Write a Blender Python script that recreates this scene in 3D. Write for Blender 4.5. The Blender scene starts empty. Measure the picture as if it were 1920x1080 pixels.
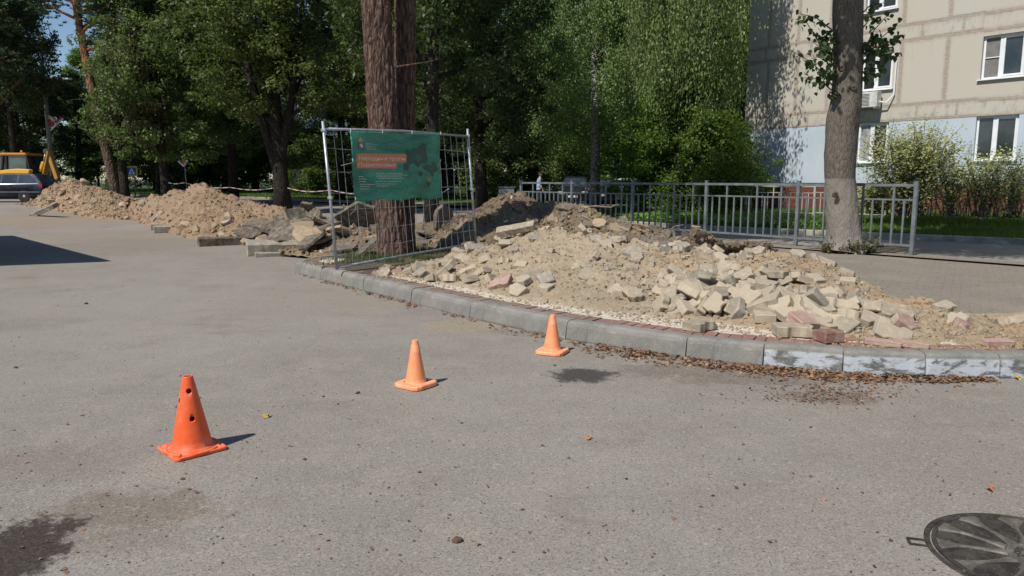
import bpy, bmesh, math, random
import numpy as np
from mathutils import Vector, Matrix, noise, Euler
sc = bpy.context.scene
PI = math.pi
# ---------------------------------------------------------------- camera
FPX = 1387.0; CH = 1.55; PITCH = math.atan(204/FPX)
cam = bpy.data.cameras.new('camera'); cam.sensor_width = 36; cam.lens = FPX/1920*36
cam.clip_start = .05; cam.clip_end = 2500
co = bpy.data.objects.new('camera', cam); sc.collection.objects.link(co)
co.location = (0, 0, CH); co.rotation_euler = (PI/2-PITCH, 0, 0); sc.camera = co
# ---------------------------------------------------------------- sky
SUN_EL = math.radians(51); SUN_AZ = math.radians(225)   # azimuth clockwise from +Y
w = bpy.data.worlds.new('World'); sc.world = w; w.use_nodes = True
nt = w.node_tree; bg = nt.nodes['Background']
sky = nt.nodes.new('ShaderNodeTexSky'); sky.sky_type = 'NISHITA'; sky.sun_disc = False
sky.sun_elevation = SUN_EL; sky.sun_rotation = SUN_AZ; sky.air_density = 1.0; sky.dust_density = .1; sky.ozone_density = 3.5
nt.links.new(sky.outputs[0], bg.inputs[0]); bg.inputs[1].default_value = .095
sun = bpy.data.lights.new('sun', 'SUN'); sun.energy = 4.8; sun.angle = math.radians(.5); sun.color = (1, .955, .88)
so = bpy.data.objects.new('sun', sun); sc.collection.objects.link(so)
sd = Vector((math.sin(SUN_AZ)*math.cos(SUN_EL), math.cos(SUN_AZ)*math.cos(SUN_EL), math.sin(SUN_EL)))
so.rotation_euler = (-sd).to_track_quat('-Z', 'Y').to_euler(); so.location = sd*60
sc.view_settings.view_transform = 'Standard'; sc.view_settings.look = 'None'
sc.view_settings.exposure = .08; sc.view_settings.gamma = 1
sc.cycles.max_bounces = 6; sc.cycles.diffuse_bounces = 3; sc.cycles.transparent_max_bounces = 6
C = sc.collection
# ---------------------------------------------------------------- measuring helpers (photo pixel -> place)
def ray(px, py):
    a = (px-960)/FPX; b = (540-py)/FPX
    return a, math.cos(PITCH)+b*math.sin(PITCH), -math.sin(PITCH)+b*math.cos(PITCH)
def G(px, py, z=0):
    x, y, q = ray(px, py); t = (z-CH)/q
    return Vector((x*t, y*t, z))
def V(px, py, Y):
    x, y, q = ray(px, py); t = Y/y
    return Vector((x*t, Y, CH+q*t))
def colx(px, Y): return (px-960)/FPX*math.cos(PITCH)*Y
def ss(t): t = max(0., min(1., t)); return t*t*(3-2*t)
def rise(x, y): return .4*ss((-x-8)/14)*ss((y-22)/14)
def fbm(x, y, z=0, o=4): return noise.fractal(Vector((x, y, z)), 1.0, 2.0, o)
# ---------------------------------------------------------------- object helpers
def tag(o, label=None, cat=None, group=None, kind=None):
    if label: o['label'] = label
    if cat: o['category'] = cat
    if group: o['group'] = group
    if kind: o['kind'] = kind
    return o
def empty(name, loc=(0, 0, 0), rz=0, label=None, cat=None, group=None):
    o = bpy.data.objects.new(name, None); C.objects.link(o); o.location = loc; o.rotation_euler = (0, 0, rz)
    o.empty_display_size = .2
    return tag(o, label, cat, group)
def link(name, me, m=None, parent=None):
    if m is not None:
        me.materials.clear(); me.materials.append(m)
    o = bpy.data.objects.new(name, me); C.objects.link(o); o.parent = parent
    return o
def copy_tree(o, parent=None):
    c = o.copy(); C.objects.link(c); c.parent = parent
    for k in ('label', 'category', 'group'):
        pass
    for ch in list(o.children): copy_tree(ch, c)
    return c
class MB:
    def __init__(s): s.v = []; s.f = []
    def add(s, vs, fs):
        n = len(s.v); s.v += [tuple(v) for v in vs]; s.f += [tuple(i+n for i in f) for f in fs]; return s
    def box(s, x0, x1, y0, y1, z0, z1, M=None):
        vs = [Vector(p) for p in ((x0,y0,z0),(x1,y0,z0),(x1,y1,z0),(x0,y1,z0),(x0,y0,z1),(x1,y0,z1),(x1,y1,z1),(x0,y1,z1))]
        if M: vs = [M@v for v in vs]
        return s.add(vs, [(0,3,2,1),(4,5,6,7),(0,1,5,4),(1,2,6,5),(2,3,7,6),(3,0,4,7)])
    def tube(s, pts, rads, n=8, cap=True):
        pts = [Vector(p) for p in pts]; rings = []
        if not hasattr(rads, '__len__'): rads = [rads]*len(pts)
        u = None
        for i, p in enumerate(pts):
            d = (pts[min(i+1, len(pts)-1)]-pts[max(i-1, 0)]).normalized()
            if u is None: u = d.cross(Vector((.31, .17, 1)) if abs(d.z) < .9 else Vector((0, 1, 0))).normalized()
            else: u = (u-d*u.dot(d)).normalized()
            w_ = d.cross(u)
            rings.append([p+(u*math.cos(2*PI*k/n)+w_*math.sin(2*PI*k/n))*rads[i] for k in range(n)])
        vs = [v for r in rings for v in r]; fs = []
        for i in range(len(pts)-1):
            for k in range(n): fs.append((i*n+k, i*n+(k+1)%n, (i+1)*n+(k+1)%n, (i+1)*n+k))
        if cap: fs += [tuple(reversed(range(n))), tuple(range((len(pts)-1)*n, len(pts)*n))]
        return s.add(vs, fs)
    def bar(s, a, b, wx, wy, up=(0, 0, 1)):
        a = Vector(a); b = Vector(b); d = (b-a).normalized(); up = Vector(up)
        x = d.cross(up)
        if x.length < 1e-4: x = d.cross(Vector((0, 1, 0)))
        x.normalize(); y = d.cross(x)
        vs = [p+x*sx*wx/2+y*sy*wy/2 for p in (a, b) for sx, sy in ((-1,-1),(1,-1),(1,1),(-1,1))]
        return s.add(vs, [(3,2,1,0),(4,5,6,7),(0,1,5,4),(1,2,6,5),(2,3,7,6),(3,0,4,7)])
    def prism(s, poly, z0, z1, M=None):
        n = len(poly); vs = [Vector((x, y, z0)) for x, y in poly]+[Vector((x, y, z1)) for x, y in poly]
        if M: vs = [M@v for v in vs]
        return s.add(vs, [tuple(reversed(range(n))), tuple(range(n, 2*n))]+[(i, (i+1) % n, n+(i+1) % n, n+i) for i in range(n)])
    def lathe(s, prof, n=24, M=None):
        vs = []; fs = []
        for r, z in prof:
            for k in range(n): vs.append(Vector((r*math.cos(2*PI*k/n), r*math.sin(2*PI*k/n), z)))
        for i in range(len(prof)-1):
            for k in range(n): fs.append((i*n+k, i*n+(k+1) % n, (i+1)*n+(k+1) % n, (i+1)*n+k))
        fs += [tuple(reversed(range(n))), tuple(range((len(prof)-1)*n, len(prof)*n))]
        if M: vs = [M@v for v in vs]
        return s.add(vs, fs)
    def mesh(s, name='m', smooth=False, bevel=0, seg=1):
        me = bpy.data.meshes.new(name); me.from_pydata(s.v, [], s.f)
        bm = bmesh.new(); bm.from_mesh(me)
        bmesh.ops.recalc_face_normals(bm, faces=bm.faces)
        if bevel: bmesh.ops.bevel(bm, geom=list(bm.edges), offset=bevel, segments=seg, affect='EDGES', clamp_overlap=True)
        bm.to_mesh(me); bm.free()
        if smooth: me.shade_smooth()
        return me
    def build(s, name, m, parent=None, smooth=False, bevel=0, seg=1):
        return link(name, s.mesh(name, smooth, bevel, seg), m, parent)
def numesh(name, verts, nper, tint=None, smooth=False):
    """verts (N,k,3): N polygons of k corners each"""
    N, k, _ = verts.shape
    me = bpy.data.meshes.new(name)
    me.vertices.add(N*k); me.vertices.foreach_set('co', verts.astype(np.float32).ravel())
    me.loops.add(N*k); me.loops.foreach_set('vertex_index', np.arange(N*k, dtype=np.int32))
    me.polygons.add(N); me.polygons.foreach_set('loop_start', np.arange(0, N*k, k, dtype=np.int32))
    if tint is not None:
        a = me.attributes.new('tint', 'FLOAT', 'POINT'); a.data.foreach_set('value', np.repeat(tint.astype(np.float32), k))
    me.update(calc_edges=True)
    if smooth: me.shade_smooth()
    return me
RH = np.array([(0,-.5,0),(.32,-.1,.06),(.2,.25,.03),(0,.5,-.05),(-.2,.25,.03),(-.32,-.1,.06)])
HEART = np.array([(0,-.5,0),(.28,-.42,.05),(.44,-.12,.08),(.3,.2,.04),(0,.55,-.08),(-.3,.2,.04),(-.44,-.12,.08),(-.28,-.42,.05)])
QD = np.array([(0,-.5,0),(.3,0,.05),(0,.5,0),(-.3,0,.05)])
def leaves(name, P, N, size, rs, tmpl=QD, tint=None, down=None):
    """leaf blades at P with normals N"""
    n = len(P); N = N/np.maximum(np.linalg.norm(N, axis=1, keepdims=True), 1e-6)
    A = rs.normal(size=(n, 3)) if down is None else down+rs.normal(size=(n, 3))*.35
    T = A-N*(A*N).sum(1, keepdims=True); T /= np.maximum(np.linalg.norm(T, axis=1, keepdims=True), 1e-6)
    B = np.cross(N, T)
    vv = P[:, None, :]+size[:, None, None]*(tmpl[None, :, 0:1]*B[:, None, :]+tmpl[None, :, 1:2]*T[:, None, :]+tmpl[None, :, 2:3]*N[:, None, :])
    if tint is None: tint = rs.random(n)
    return numesh(name, vv, len(tmpl), tint)
CUBE = np.array([(-1,-1,-1),(1,-1,-1),(1,1,-1),(-1,1,-1),(-1,-1,1),(1,-1,1),(1,1,1),(-1,1,1)], float)*.5
CF = np.array([(0,3,2,1),(4,5,6,7),(0,1,5,4),(1,2,6,5),(2,3,7,6),(3,0,4,7)])
def clods(name, P, size, rs, flat=1.0):
    n = len(P); k = CUBE[None]*rs.uniform(.55, 1.25, (n, 8, 3)); k[:, :, 2] *= flat
    a = rs.uniform(0, 2*PI, n); b = rs.uniform(-.8, .8, n); ca, sa, cb, sb = np.cos(a), np.sin(a), np.cos(b), np.sin(b)
    x, y, z = k[..., 0], k[..., 1], k[..., 2]
    y2 = y*cb[:, None]-z*sb[:, None]; z2 = y*sb[:, None]+z*cb[:, None]
    x3 = x*ca[:, None]-y2*sa[:, None]; y3 = x*sa[:, None]+y2*ca[:, None]
    k = np.stack([x3, y3, z2], -1)*size[:, None, None]+P[:, None, :]
    vv = k[:, CF, :].reshape(n*6, 4, 3)
    return numesh(name, vv, 4, np.repeat(rs.random(n), 6))
# ---------------------------------------------------------------- materials
class NT:
    def __init__(s, name):
        s.m = bpy.data.materials.new(name); s.m.use_nodes = True; s.t = s.m.node_tree; s.n = s.t.nodes; s.l = s.t.links
        s.b = s.n['Principled BSDF']; s.out = s.n['Material Output']
    def node(s, typ, **kw):
        q = s.n.new(typ)
        for k, v in kw.items(): setattr(q, k, v)
        return q
    def set(s, q, i, v):
        if hasattr(v, 'is_output') or isinstance(v, bpy.types.NodeSocket): s.l.new(v, q.inputs[i])
        else:
            if isinstance(v, (tuple, list)) and len(v) == 3 and q.inputs[i].type == 'RGBA': v = (*v, 1)
            q.inputs[i].default_value = v
    def obj(s):
        if not hasattr(s, '_tc'): s._tc = s.node('ShaderNodeTexCoord')
        return s._tc.outputs['Object']
    def uv(s):
        s.obj(); return s._tc.outputs['UV']
    def noise(s, scale, detail=4, rough=.55, vec=None, dist=0, col=False):
        q = s.node('ShaderNodeTexNoise'); s.set(q, 'Vector', vec or s.obj()); s.set(q, 'Scale', scale); s.set(q, 'Detail', detail); s.set(q, 'Roughness', rough); s.set(q, 'Distortion', dist)
        return q.outputs['Color'] if col else q.outputs[0]
    def vor(s, scale, feat='F1', vec=None, out='Distance', rand=1):
        q = s.node('ShaderNodeTexVoronoi', feature=feat); s.set(q, 'Vector', vec or s.obj()); s.set(q, 'Scale', scale); s.set(q, 'Randomness', rand)
        return q.outputs[out]
    def math(s, op, a, b=0, clamp=False):
        q = s.node('ShaderNodeMath', operation=op, use_clamp=clamp); s.set(q, 0, a); s.set(q, 1, b); return q.outputs[0]
    def ramp(s, f, a, b, lo=0, hi=1):
        q = s.node('ShaderNodeMapRange', clamp=True); q.interpolation_type = 'SMOOTHSTEP'
        s.set(q, 0, f); s.set(q, 1, a); s.set(q, 2, b); s.set(q, 3, lo); s.set(q, 4, hi); return q.outputs[0]
    def mix(s, f, a, b, mode='MIX'):
        q = s.node('ShaderNodeMix', data_type='RGBA', blend_type=mode); s.set(q, 0, f)
        s.set(q, 6, a if not isinstance(a, tuple) else (*a, 1)); s.set(q, 7, b if not isinstance(b, tuple) else (*b, 1)); return q.outputs[2]
    def map(s, vec, sc_=(1, 1, 1), loc=(0, 0, 0), rot=(0, 0, 0)):
        q = s.node('ShaderNodeMapping'); s.set(q, 0, vec); q.inputs[1].default_value = loc; q.inputs[2].default_value = rot; q.inputs[3].default_value = sc_
        return q.outputs[0]
    def sep(s, vec):
        q = s.node('ShaderNodeSeparateXYZ'); s.l.new(vec, q.inputs[0]); return q.outputs
    def bump(s, h, strength=.5, dist=.01):
        q = s.node('ShaderNodeBump'); s.set(q, 'Height', h); q.inputs['Strength'].default_value = strength; q.inputs['Distance'].default_value = dist
        if s.b.inputs['Normal'].is_linked: s.l.new(s.b.inputs['Normal'].links[0].from_socket, q.inputs['Normal'])
        s.l.new(q.outputs[0], s.b.inputs['Normal'])
    def rnd(s):
        return s.node('ShaderNodeObjectInfo').outputs['Random']
    def attr(s, nm='tint'):
        return s.node('ShaderNodeAttribute', attribute_name=nm).outputs['Fac']
    def fin(s, col, rough=.8, metal=0, spec=.5):
        s.set(s.b, 'Base Color', col); s.set(s.b, 'Roughness', rough); s.set(s.b, 'Metallic', metal); s.b.inputs['Specular IOR Level'].default_value = spec
        return s.m
def simple(name, col, rough=.7, metal=0, var=.15, nscale=6, bumps=.2, bscale=60, spec=.4):
    n = NT(name); f = n.noise(nscale, 5, .6)
    a = tuple(c*(1-var) for c in col); b = tuple(min(1, c*(1+var)) for c in col)
    c = n.mix(n.ramp(f, .3, .7), a, b)
    if bumps: n.bump(n.noise(bscale, 4, .6), bumps, .005)
    return n.fin(c, rough, metal, spec)
def leafmat(name, dark, bright, alt=None, trans=.3, rough=.45, spec=.35):
    n = NT(name); t = n.attr(); c = n.mix(t, dark, bright)
    if alt: c = n.mix(n.ramp(n.noise(.35, 2), .52, .7), c, alt)
    r = n.rnd(); hs = n.node('ShaderNodeHueSaturation'); n.set(hs, 'Color', c)
    n.set(hs, 'Value', n.math('ADD', n.math('MULTIPLY', r, .35), .82)); n.set(hs, 'Hue', n.math('ADD', n.math('MULTIPLY', r, .03), .485))
    c = hs.outputs[0]
    n.fin(c, rough, 0, spec)
    tr = n.node('ShaderNodeBsdfTranslucent'); n.set(tr, 0, n.mix(.5, c, (.16, .24, .03), 'MIX'))
    mx = n.node('ShaderNodeMixShader'); mx.inputs[0].default_value = trans
    n.l.new(n.b.outputs[0], mx.inputs[1]); n.l.new(tr.outputs[0], mx.inputs[2]); n.l.new(mx.outputs[0], n.out.inputs[0])
    return n.m
M = {}
# asphalt with real stains at their places
def asphalt():
    n = NT('asphalt'); o = n.obj()
    base = n.mix(n.ramp(n.noise(.35, 5, .6), .35, .65), (.245, .219, .188), (.293, .266, .232))
    base = n.mix(n.ramp(n.noise(2.2, 7, .75), .45, .7), base, (.31, .275, .225)); base = n.mix(n.ramp(n.noise(.8, 8, .75, n.map(o, loc=(4, 9, 0))), .5, .66, 0, .6), base, (.20, .172, .14))
    wob = n.noise(6, 6, .7, col=True); edge = n.noise(7, 12, .82, n.map(o, (1, 1, 1), rot=(0, 0, .4)))
    def blob(cx, cy, rx, ry, e0, e1, rot=0, amp=.35):
        sv = n.node('ShaderNodeVectorMath', operation='ADD'); n.set(sv, 0, o)
        s2 = n.node('ShaderNodeVectorMath', operation='MULTIPLY_ADD'); n.set(s2, 0, wob); s2.inputs[1].default_value = (amp, amp, 0); s2.inputs[2].default_value = (-amp/2, -amp/2, 0)
        n.set(sv, 1, s2.outputs[0])
        c, s_ = math.cos(rot), math.sin(rot)
        tr = n.node('ShaderNodeVectorMath', operation='SUBTRACT'); n.set(tr, 0, sv.outputs[0]); tr.inputs[1].default_value = (cx, cy, 0)
        v = n.map(tr.outputs[0], (1, 1, 0), rot=(0, 0, -rot)); v = n.map(v, (1/rx, 1/ry, 0))
        ln = n.node('ShaderNodeVectorMath', operation='LENGTH'); n.set(ln, 0, v)
        return n.ramp(n.math('ADD', ln.outputs['Value'], n.math('MULTIPLY', n.math('SUBTRACT', edge, .5), 3.4)), e1, e0+.08)
    patch = n.ramp(n.noise(45, 4, .8), .34, .56, .35, 1)
    for cx, cy, rx, ry, col, f, rot, amp in STAINS:
        b = blob(cx, cy, rx, ry, .6, 1.15, rot, amp); base = n.mix(n.math('MULTIPLY', n.math('MULTIPLY', b, patch), f), base, col)
    # aggregate
    st = n.sep(n.vor(150, out='Color'))[0]; base = n.mix(n.ramp(st, .78, .97, 0, .36), base, (.42, .40, .36))
    base = n.mix(n.ramp(st, .28, .02, 0, .7), base, (.10, .09, .08))
    base = n.mix(n.ramp(n.noise(70, 3, .75), .35, .72, 0, .5), base, (.14, .125, .11))
    st2 = n.sep(n.vor(75, out='Color'))[1]; base = n.mix(n.ramp(st2, .96, .99, 0, .3), base, (.44, .42, .38))
    for cx, cy, rx, ry, col, f, rot, amp in STAINS:
        if f >= .94: base = n.mix(n.math('MULTIPLY', n.math('MULTIPLY', blob(cx, cy, rx, ry, .6, 1.15, rot, amp), n.math('MAXIMUM', patch, .8)), .95), base, tuple(q*.8 for q in col))
    # long dirty streaks
    d = n.noise(1.0, 6, .7, n.map(o, (.5, 1.3, 1), rot=(0, 0, .5)), 1.2); base = n.mix(n.ramp(d, .55, .75, 0, .6), base, (.17, .14, .105))
    # dusty band of sand washed from the heaps along the kerb foot
    n.bump(n.noise(190, 3, .8), .45, .005); n.bump(n.vor(120), .25, .004); n.bump(n.noise(5, 4), .2, .02)
    return n.fin(base, .88, 0, .3)
STAINS = []
def stain(px, py, wpx, hpx, col, f, amp=.3):
    a = G(px-wpx, py); b = G(px+wpx, py); c = G(px, py-hpx); d = G(px, py+hpx); m = G(px, py)
    STAINS.append((m.x, (c.y+d.y)/2, (b.x-a.x)/2, max(.05, (c.y-d.y)/2), col, f, 0, amp))
stain(1092, 704, 62, 14, (.055, .05, .045), .95, .1)
stain(240, 955, 170, 40, (.15, .11, .07), .75, .35)
stain(200, 1010, 150, 40, (.19, .15, .11), .6, .35)
stain(60, 870, 200, 40, (.19, .155, .115), .45, .4)
stain(865, 612, 80, 14, (.33, .26, .16), .8, .3)
stain(690, 572, 70, 14, (.30, .25, .17), .6, .3)
stain(1560, 745, 90, 14, (.13, .085, .055), .8, .3)
stain(1430, 712, 170, 12, (.12, .09, .06), .7, .3)
stain(1300, 695, 160, 14, (.13, .09, .06), .7, .3)
stain(1500, 960, 260, 60, (.235, .205, .165), .5, .5)
stain(1850, 900, 200, 90, (.24, .205, .165), .5, .5)
stain(400, 445, 300, 26, (.27, .22, .15), .7, .8)
stain(120, 415, 180, 12, (.30, .20, .12), .7, .8)
stain(600, 560, 200, 40, (.27, .24, .19), .6, .6)
stain(150, 470, 220, 22, (.19, .17, .15), .5, .6)
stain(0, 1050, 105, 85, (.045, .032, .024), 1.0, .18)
M['asphalt'] = asphalt()
def walkmat():
    n = NT('dirty_paving'); o = n.obj(); v = n.map(o, (1, 1, 1), rot=(0, 0, .55))
    br = n.node('ShaderNodeTexBrick'); n.set(br, 'Vector', v); n.set(br, 'Scale', 1); br.inputs['Brick Width'].default_value = .2; br.inputs['Row Height'].default_value = .1
    br.inputs['Mortar Size'].default_value = .008; br.inputs['Color1'].default_value = (.235, .205, .17, 1); br.inputs['Color2'].default_value = (.215, .188, .157, 1); br.inputs['Mortar'].default_value = (.165, .14, .115, 1)
    c = n.mix(n.ramp(n.noise(1.5, 5, .7), .4, .65, 0, .8), br.outputs[0], (.24, .21, .17))
    c = n.mix(n.ramp(n.noise(18, 4, .7), .52, .68, 0, .8), c, (.12, .095, .072)); c = n.mix(n.ramp(n.noise(.6, 5, .7), .5, .7, 0, .6), c, (.29, .25, .20))
    n.bump(n.noise(60, 4, .8), .7, .012); n.bump(br.outputs['Fac'], -.4, .006)
    return n.fin(c, .92, 0, .25)
M['walk'] = walkmat()
def soilmat(name, c1, c2, c3, bstr=.9, east=None):
    n = NT(name)
    c = n.mix(n.ramp(n.noise(.9, 5, .65), .38, .62), c1, c2)
    c = n.mix(n.ramp(n.noise(1.7, 6, .7, n.map(n.obj(), loc=(7, 3, 1))), .55, .72), c, c3)
    c = n.mix(n.ramp(n.noise(55, 4, .8), .35, .7, 0, .45), c, tuple(q*.6 for q in c1))
    c = n.mix(n.ramp(n.attr(), .0, 1, 0, .25), c, tuple(min(1, q*1.2) for q in c1))
    if east: c = n.mix(n.math('MULTIPLY', n.ramp(n.sep(n.obj())[0], 1.0, 2.4), n.ramp(n.noise(2.2, 6, .75), .42, .66, 0, .85)), c, east)
    n.bump(n.noise(22, 5, .75), bstr, .05); n.bump(n.noise(110, 3, .8), bstr, .012)
    return n.fin(c, .95, 0, .2)
M['sand'] = soilmat('dry_sand', (.50, .405, .28), (.43, .345, .235), (.46, .29, .155), .8, (.46, .31, .18))
M['brownsoil'] = soilmat('brown_soil', (.36, .255, .165), (.31, .215, .135), (.43, .325, .225))
M['darksoil'] = soilmat('dark_soil', (.21, .16, .11), (.34, .26, .165), (.10, .08, .065))
M['dirt'] = soilmat('grey_dirt', (.16, .125, .09), (.12, .095, .07), (.2, .16, .12))
M['grassbed'] = soilmat('turf_soil', (.06, .09, .025), (.045, .075, .02), (.09, .08, .04), .4)
def blockmat(name, base, dust, dk=.35):
    n = NT(name); r = n.rnd(); a = n.mix(r, tuple(q*.66 for q in base), tuple(min(1, q*1.12) for q in base))
    c = n.mix(n.ramp(n.noise(9, 5, .7), .4, .66), a, dust)
    c = n.mix(n.ramp(n.noise(28, 4, .75, n.map(n.obj(), loc=(3, 1, 5))), .6, .75, 0, dk), c, (.12, .095, .07))
    n.bump(n.noise(70, 4, .8), .7, .006); n.bump(n.noise(9, 3, .7), .5, .012)
    return n.fin(c, .93, 0, .25)
M['block'] = blockmat('tan_concrete', (.375, .315, .235), (.43, .36, .26), .8)
M['blockgrey'] = blockmat('grey_concrete', (.27, .24, .195), (.38, .33, .25), .6)
M['blockred'] = blockmat('pink_concrete', (.25, .125, .10), (.34, .235, .175), .6)
M['blockpink'] = blockmat('faded_pink_concrete', (.34, .215, .18), (.42, .33, .25), .5)
M['oldasphalt'] = blockmat('broken_asphalt', (.105, .09, .075), (.23, .185, .135), .5)
M['rubble'] = blockmat('dusty_rubble', (.36, .28, .19), (.30, .22, .14), .6)
def kerbmat(name, paint):
    n = NT(name); o = n.obj(); s = n.sep(o); r = n.rnd()
    c = n.mix(n.ramp(n.noise(3, 6, .7), .35, .65), (.165, .16, .143), (.23, .22, .196))
    c = n.mix(n.ramp(n.noise(60, 3, .8), .5, .75, 0, .6), c, (.37, .35, .31))
    c = n.mix(n.ramp(n.noise(130, 2, .8), .55, .7, 0, .5), c, (.10, .09, .08))
    st = n.noise(7, 6, .75, n.map(o, (1, 1, .35)), .6); c = n.mix(n.ramp(st, .56, .72, 0, .55), c, (.11, .105, .10))
    # darker towards the foot, with an uneven edge
    foot = n.ramp(n.math('ADD', s[2], n.math('MULTIPLY', n.noise(9, 4), .05)), .055, .02); c = n.mix(n.math('MULTIPLY', foot, .8), c, (.07, .06, .05))
    sc_ = n.noise(2.5, 3, .6, n.map(o, (1, 1, 3), loc=(1, 2, 3))); c = n.mix(n.ramp(sc_, .6, .66, 0, .35), c, (.42, .39, .34))
    if paint:
        pn = n.noise(5, 7, .72, n.map(o, (1, 1, 2.6), loc=(paint*3.1, 0, 0)), .4)
        front = n.ramp(s[2], .16, .135)
        pm = n.math('MULTIPLY', n.ramp(pn, .52+.02*paint, .44+.02*paint), front)
        c = n.mix(n.math('MULTIPLY', front, n.ramp(pn, .5, .62, 0, .85)), c, (.085, .09, .10))
        c = n.mix(n.math('MULTIPLY', pm, .85), c, (.45, .48, .51))
        c = n.mix(n.math('MULTIPLY', front, n.ramp(n.noise(30, 3, .7, n.map(o, (1, 1, 4))), .55, .7, 0, .55)), c, (.3, .33, .37))
    n.bump(n.noise(120, 4, .8), .45, .004); n.bump(n.noise(8, 4, .7), .3, .01)
    return n.fin(c, .9, 0, .3)
M['kerb'] = kerbmat('kerb_concrete', 0); M['kerbp'] = [kerbmat('whitewashed_concrete', k) for k in (1, 2, 3)]
M['galv'] = simple('galvanised_steel', (.36, .385, .40), .42, .55, .2, 10, .1, 80)
M['rail'] = simple('grey_blue_enamel', (.145, .16, .165), .6, .05, .25, 5, .15, 90)
M['rail2'] = simple('cream_grey_enamel', (.36, .345, .30), .6, 0, .12, 5, .1, 90)
def conemat(name, col, fade, f):
    n = NT(name); c = n.mix(n.ramp(n.noise(7, 5, .7), .42, .7, 0, f), col, fade)
    s = n.sep(n.obj()); dirt = n.math('MULTIPLY', n.ramp(s[2], .12, .0), n.ramp(n.noise(14, 5, .7), .35, .7, 0, .8)); c = n.mix(dirt, c, fade)
    c = n.mix(n.ramp(n.noise(45, 4, .8), .58, .70, 0, .45), c, tuple(q*.5 for q in col))
    n.bump(n.noise(30, 3), .12, .004)
    n.b.inputs['Subsurface Weight'].default_value = 0
    return n.fin(c, .5, 0, .4)
M['cone1'] = conemat('orange_plastic', (.78, .10, .018), (.72, .22, .12), .5)
M['cone2'] = conemat('faded_orange_plastic', (.86, .285, .115), (.83, .43, .26), .6)
def barkmat(name, c1, c2, c3, sx=14, sz=3, white=None, top=None, b=1.0, seam=1):
    n = NT(name); o = n.obj(); v = n.map(o, (sx, sx, sz))
    vd = n.vor(1, 'DISTANCE_TO_EDGE', n.map(n.mix(.18, v, n.noise(2.0, 4, .6, v, 0, True)), (1, 1, 1)))
    nz = n.noise(1.0, 6, .75, v)
    c = n.mix(n.ramp(nz, .35, .66), c1, c2); c = n.mix(n.ramp(vd, .10*seam, .0, 0, .75), c, c3)
    c = n.mix(n.ramp(n.noise(40, 4, .8), .5, .7, 0, .4), c, c3)
    s = n.sep(o)
    if top:
        c = n.mix(n.math('MULTIPLY', n.ramp(n.math('ADD', s[2], n.math('MULTIPLY', n.noise(1.2, 4, .7), 3.)), top[1], top[2]), .85), c, top[0])
    if white:
        h, wc = white
        k = n.math('ADD', s[2], n.math('MULTIPLY', n.noise(4, 4, .7), .06))
        c = n.mix(n.math('MULTIPLY', n.ramp(k, h+.02, h-.01), n.ramp(n.noise(12, 5, .8), .2, .62, .45, .85)), c, wc)
        band = n.math('MULTIPLY', n.ramp(k, h-.04, h-.01), n.ramp(k, h+.06, h+.02)); c = n.mix(n.math('MULTIPLY', band, .0), c, (.42, .19, .05))
    n.bump(n.math('ADD', n.ramp(vd, 0, .25), nz), b, .03); n.bump(n.noise(90, 3, .8), .5, .006)
    return n.fin(c, .93, 0, .15)
M['pinebark'] = barkmat('pine_bark', (.092, .056, .043), (.20, .13, .10), (.028, .018, .014), 17, 4.6, top=((.40, .17, .07), 5.9, 7.4), b=.8)
M['pinebark2'] = barkmat('far_pine_bark', (.10, .07, .052), (.16, .11, .08), (.04, .025, .02), 9, 3, top=((.34, .15, .07), 6.5, 9.5))
M['lindenbark'] = barkmat('linden_bark', (.105, .09, .072), (.19, .165, .135), (.045, .038, .03), 34, 7, white=(1.42, (.25, .225, .195)), b=.35, seam=.6)
M['darkbark'] = barkmat('dark_bark', (.034, .028, .022), (.06, .05, .04), (.014, .011, .009), 14, 3)
M['birchbark'] = barkmat('birch_bark', (.42, .40, .36), (.3, .28, .25), (.05, .045, .04), 5, 9)
M['twig'] = simple('twig_bark', (.085, .065, .045), .9)
M['leaf_linden'] = leafmat('linden_leaf', (.035, .062, .020), (.18, .235, .07), trans=.35, spec=.2)
M['leaf_dark'] = leafmat('shade_tinted_leaf', (.02, .038, .014), (.085, .12, .04), trans=.25, spec=.2)  # darker linden green: shade among the crowns is put into the colour
M['leaf_birch'] = leafmat('birch_leaf', (.08, .13, .045), (.31, .41, .15), trans=.45, spec=.25)
M['leaf_maple'] = leafmat('maple_leaf', (.06, .12, .02), (.16, .27, .04), trans=.45)
M['leaf_brown'] = leafmat('drying_leaf', (.06, .07, .03), (.17, .15, .07), trans=.25)
M['leaf_bush'] = leafmat('bush_leaf', (.24, .27, .08), (.50, .52, .24), trans=.4)
M['needle'] = leafmat('pine_needles', (.03, .055, .028), (.085, .12, .05), trans=.1)
M['grass'] = leafmat('grass_blades', (.06, .11, .02), (.18, .28, .05), trans=.4)
M['weeds'] = leafmat('ground_cover_leaf', (.09, .20, .03), (.22, .38, .08), trans=.4)
M['litter'] = leafmat('dead_leaves', (.10, .055, .035), (.36, .215, .125), trans=.1, rough=.7)
M['black'] = simple('black_rubber', (.02, .02, .02), .8, 0, .2)
M['white'] = simple('white_plastic', (.72, .74, .76), .4, 0, .05, 4, 0)
def glassmat(name, col, rough=.08):
    n = NT(name); c = n.mix(n.ramp(n.noise(1.2, 4, .6), .4, .65), col, tuple(q*2.2 for q in col)); return n.fin(c, rough, 0, .8)
M['glass'] = glassmat('dark_window_glass', (.02, .024, .026))
M['curtain'] = simple('net_curtain', (.30, .31, .30), .35, 0, .35, 9, .3, 30)
M['vent'] = simple('insect_screen', (.17, .16, .15), .6)
M['grassdark'] = leafmat('rough_grass_blades', (.035, .055, .018), (.10, .14, .04), trans=.3)
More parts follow.
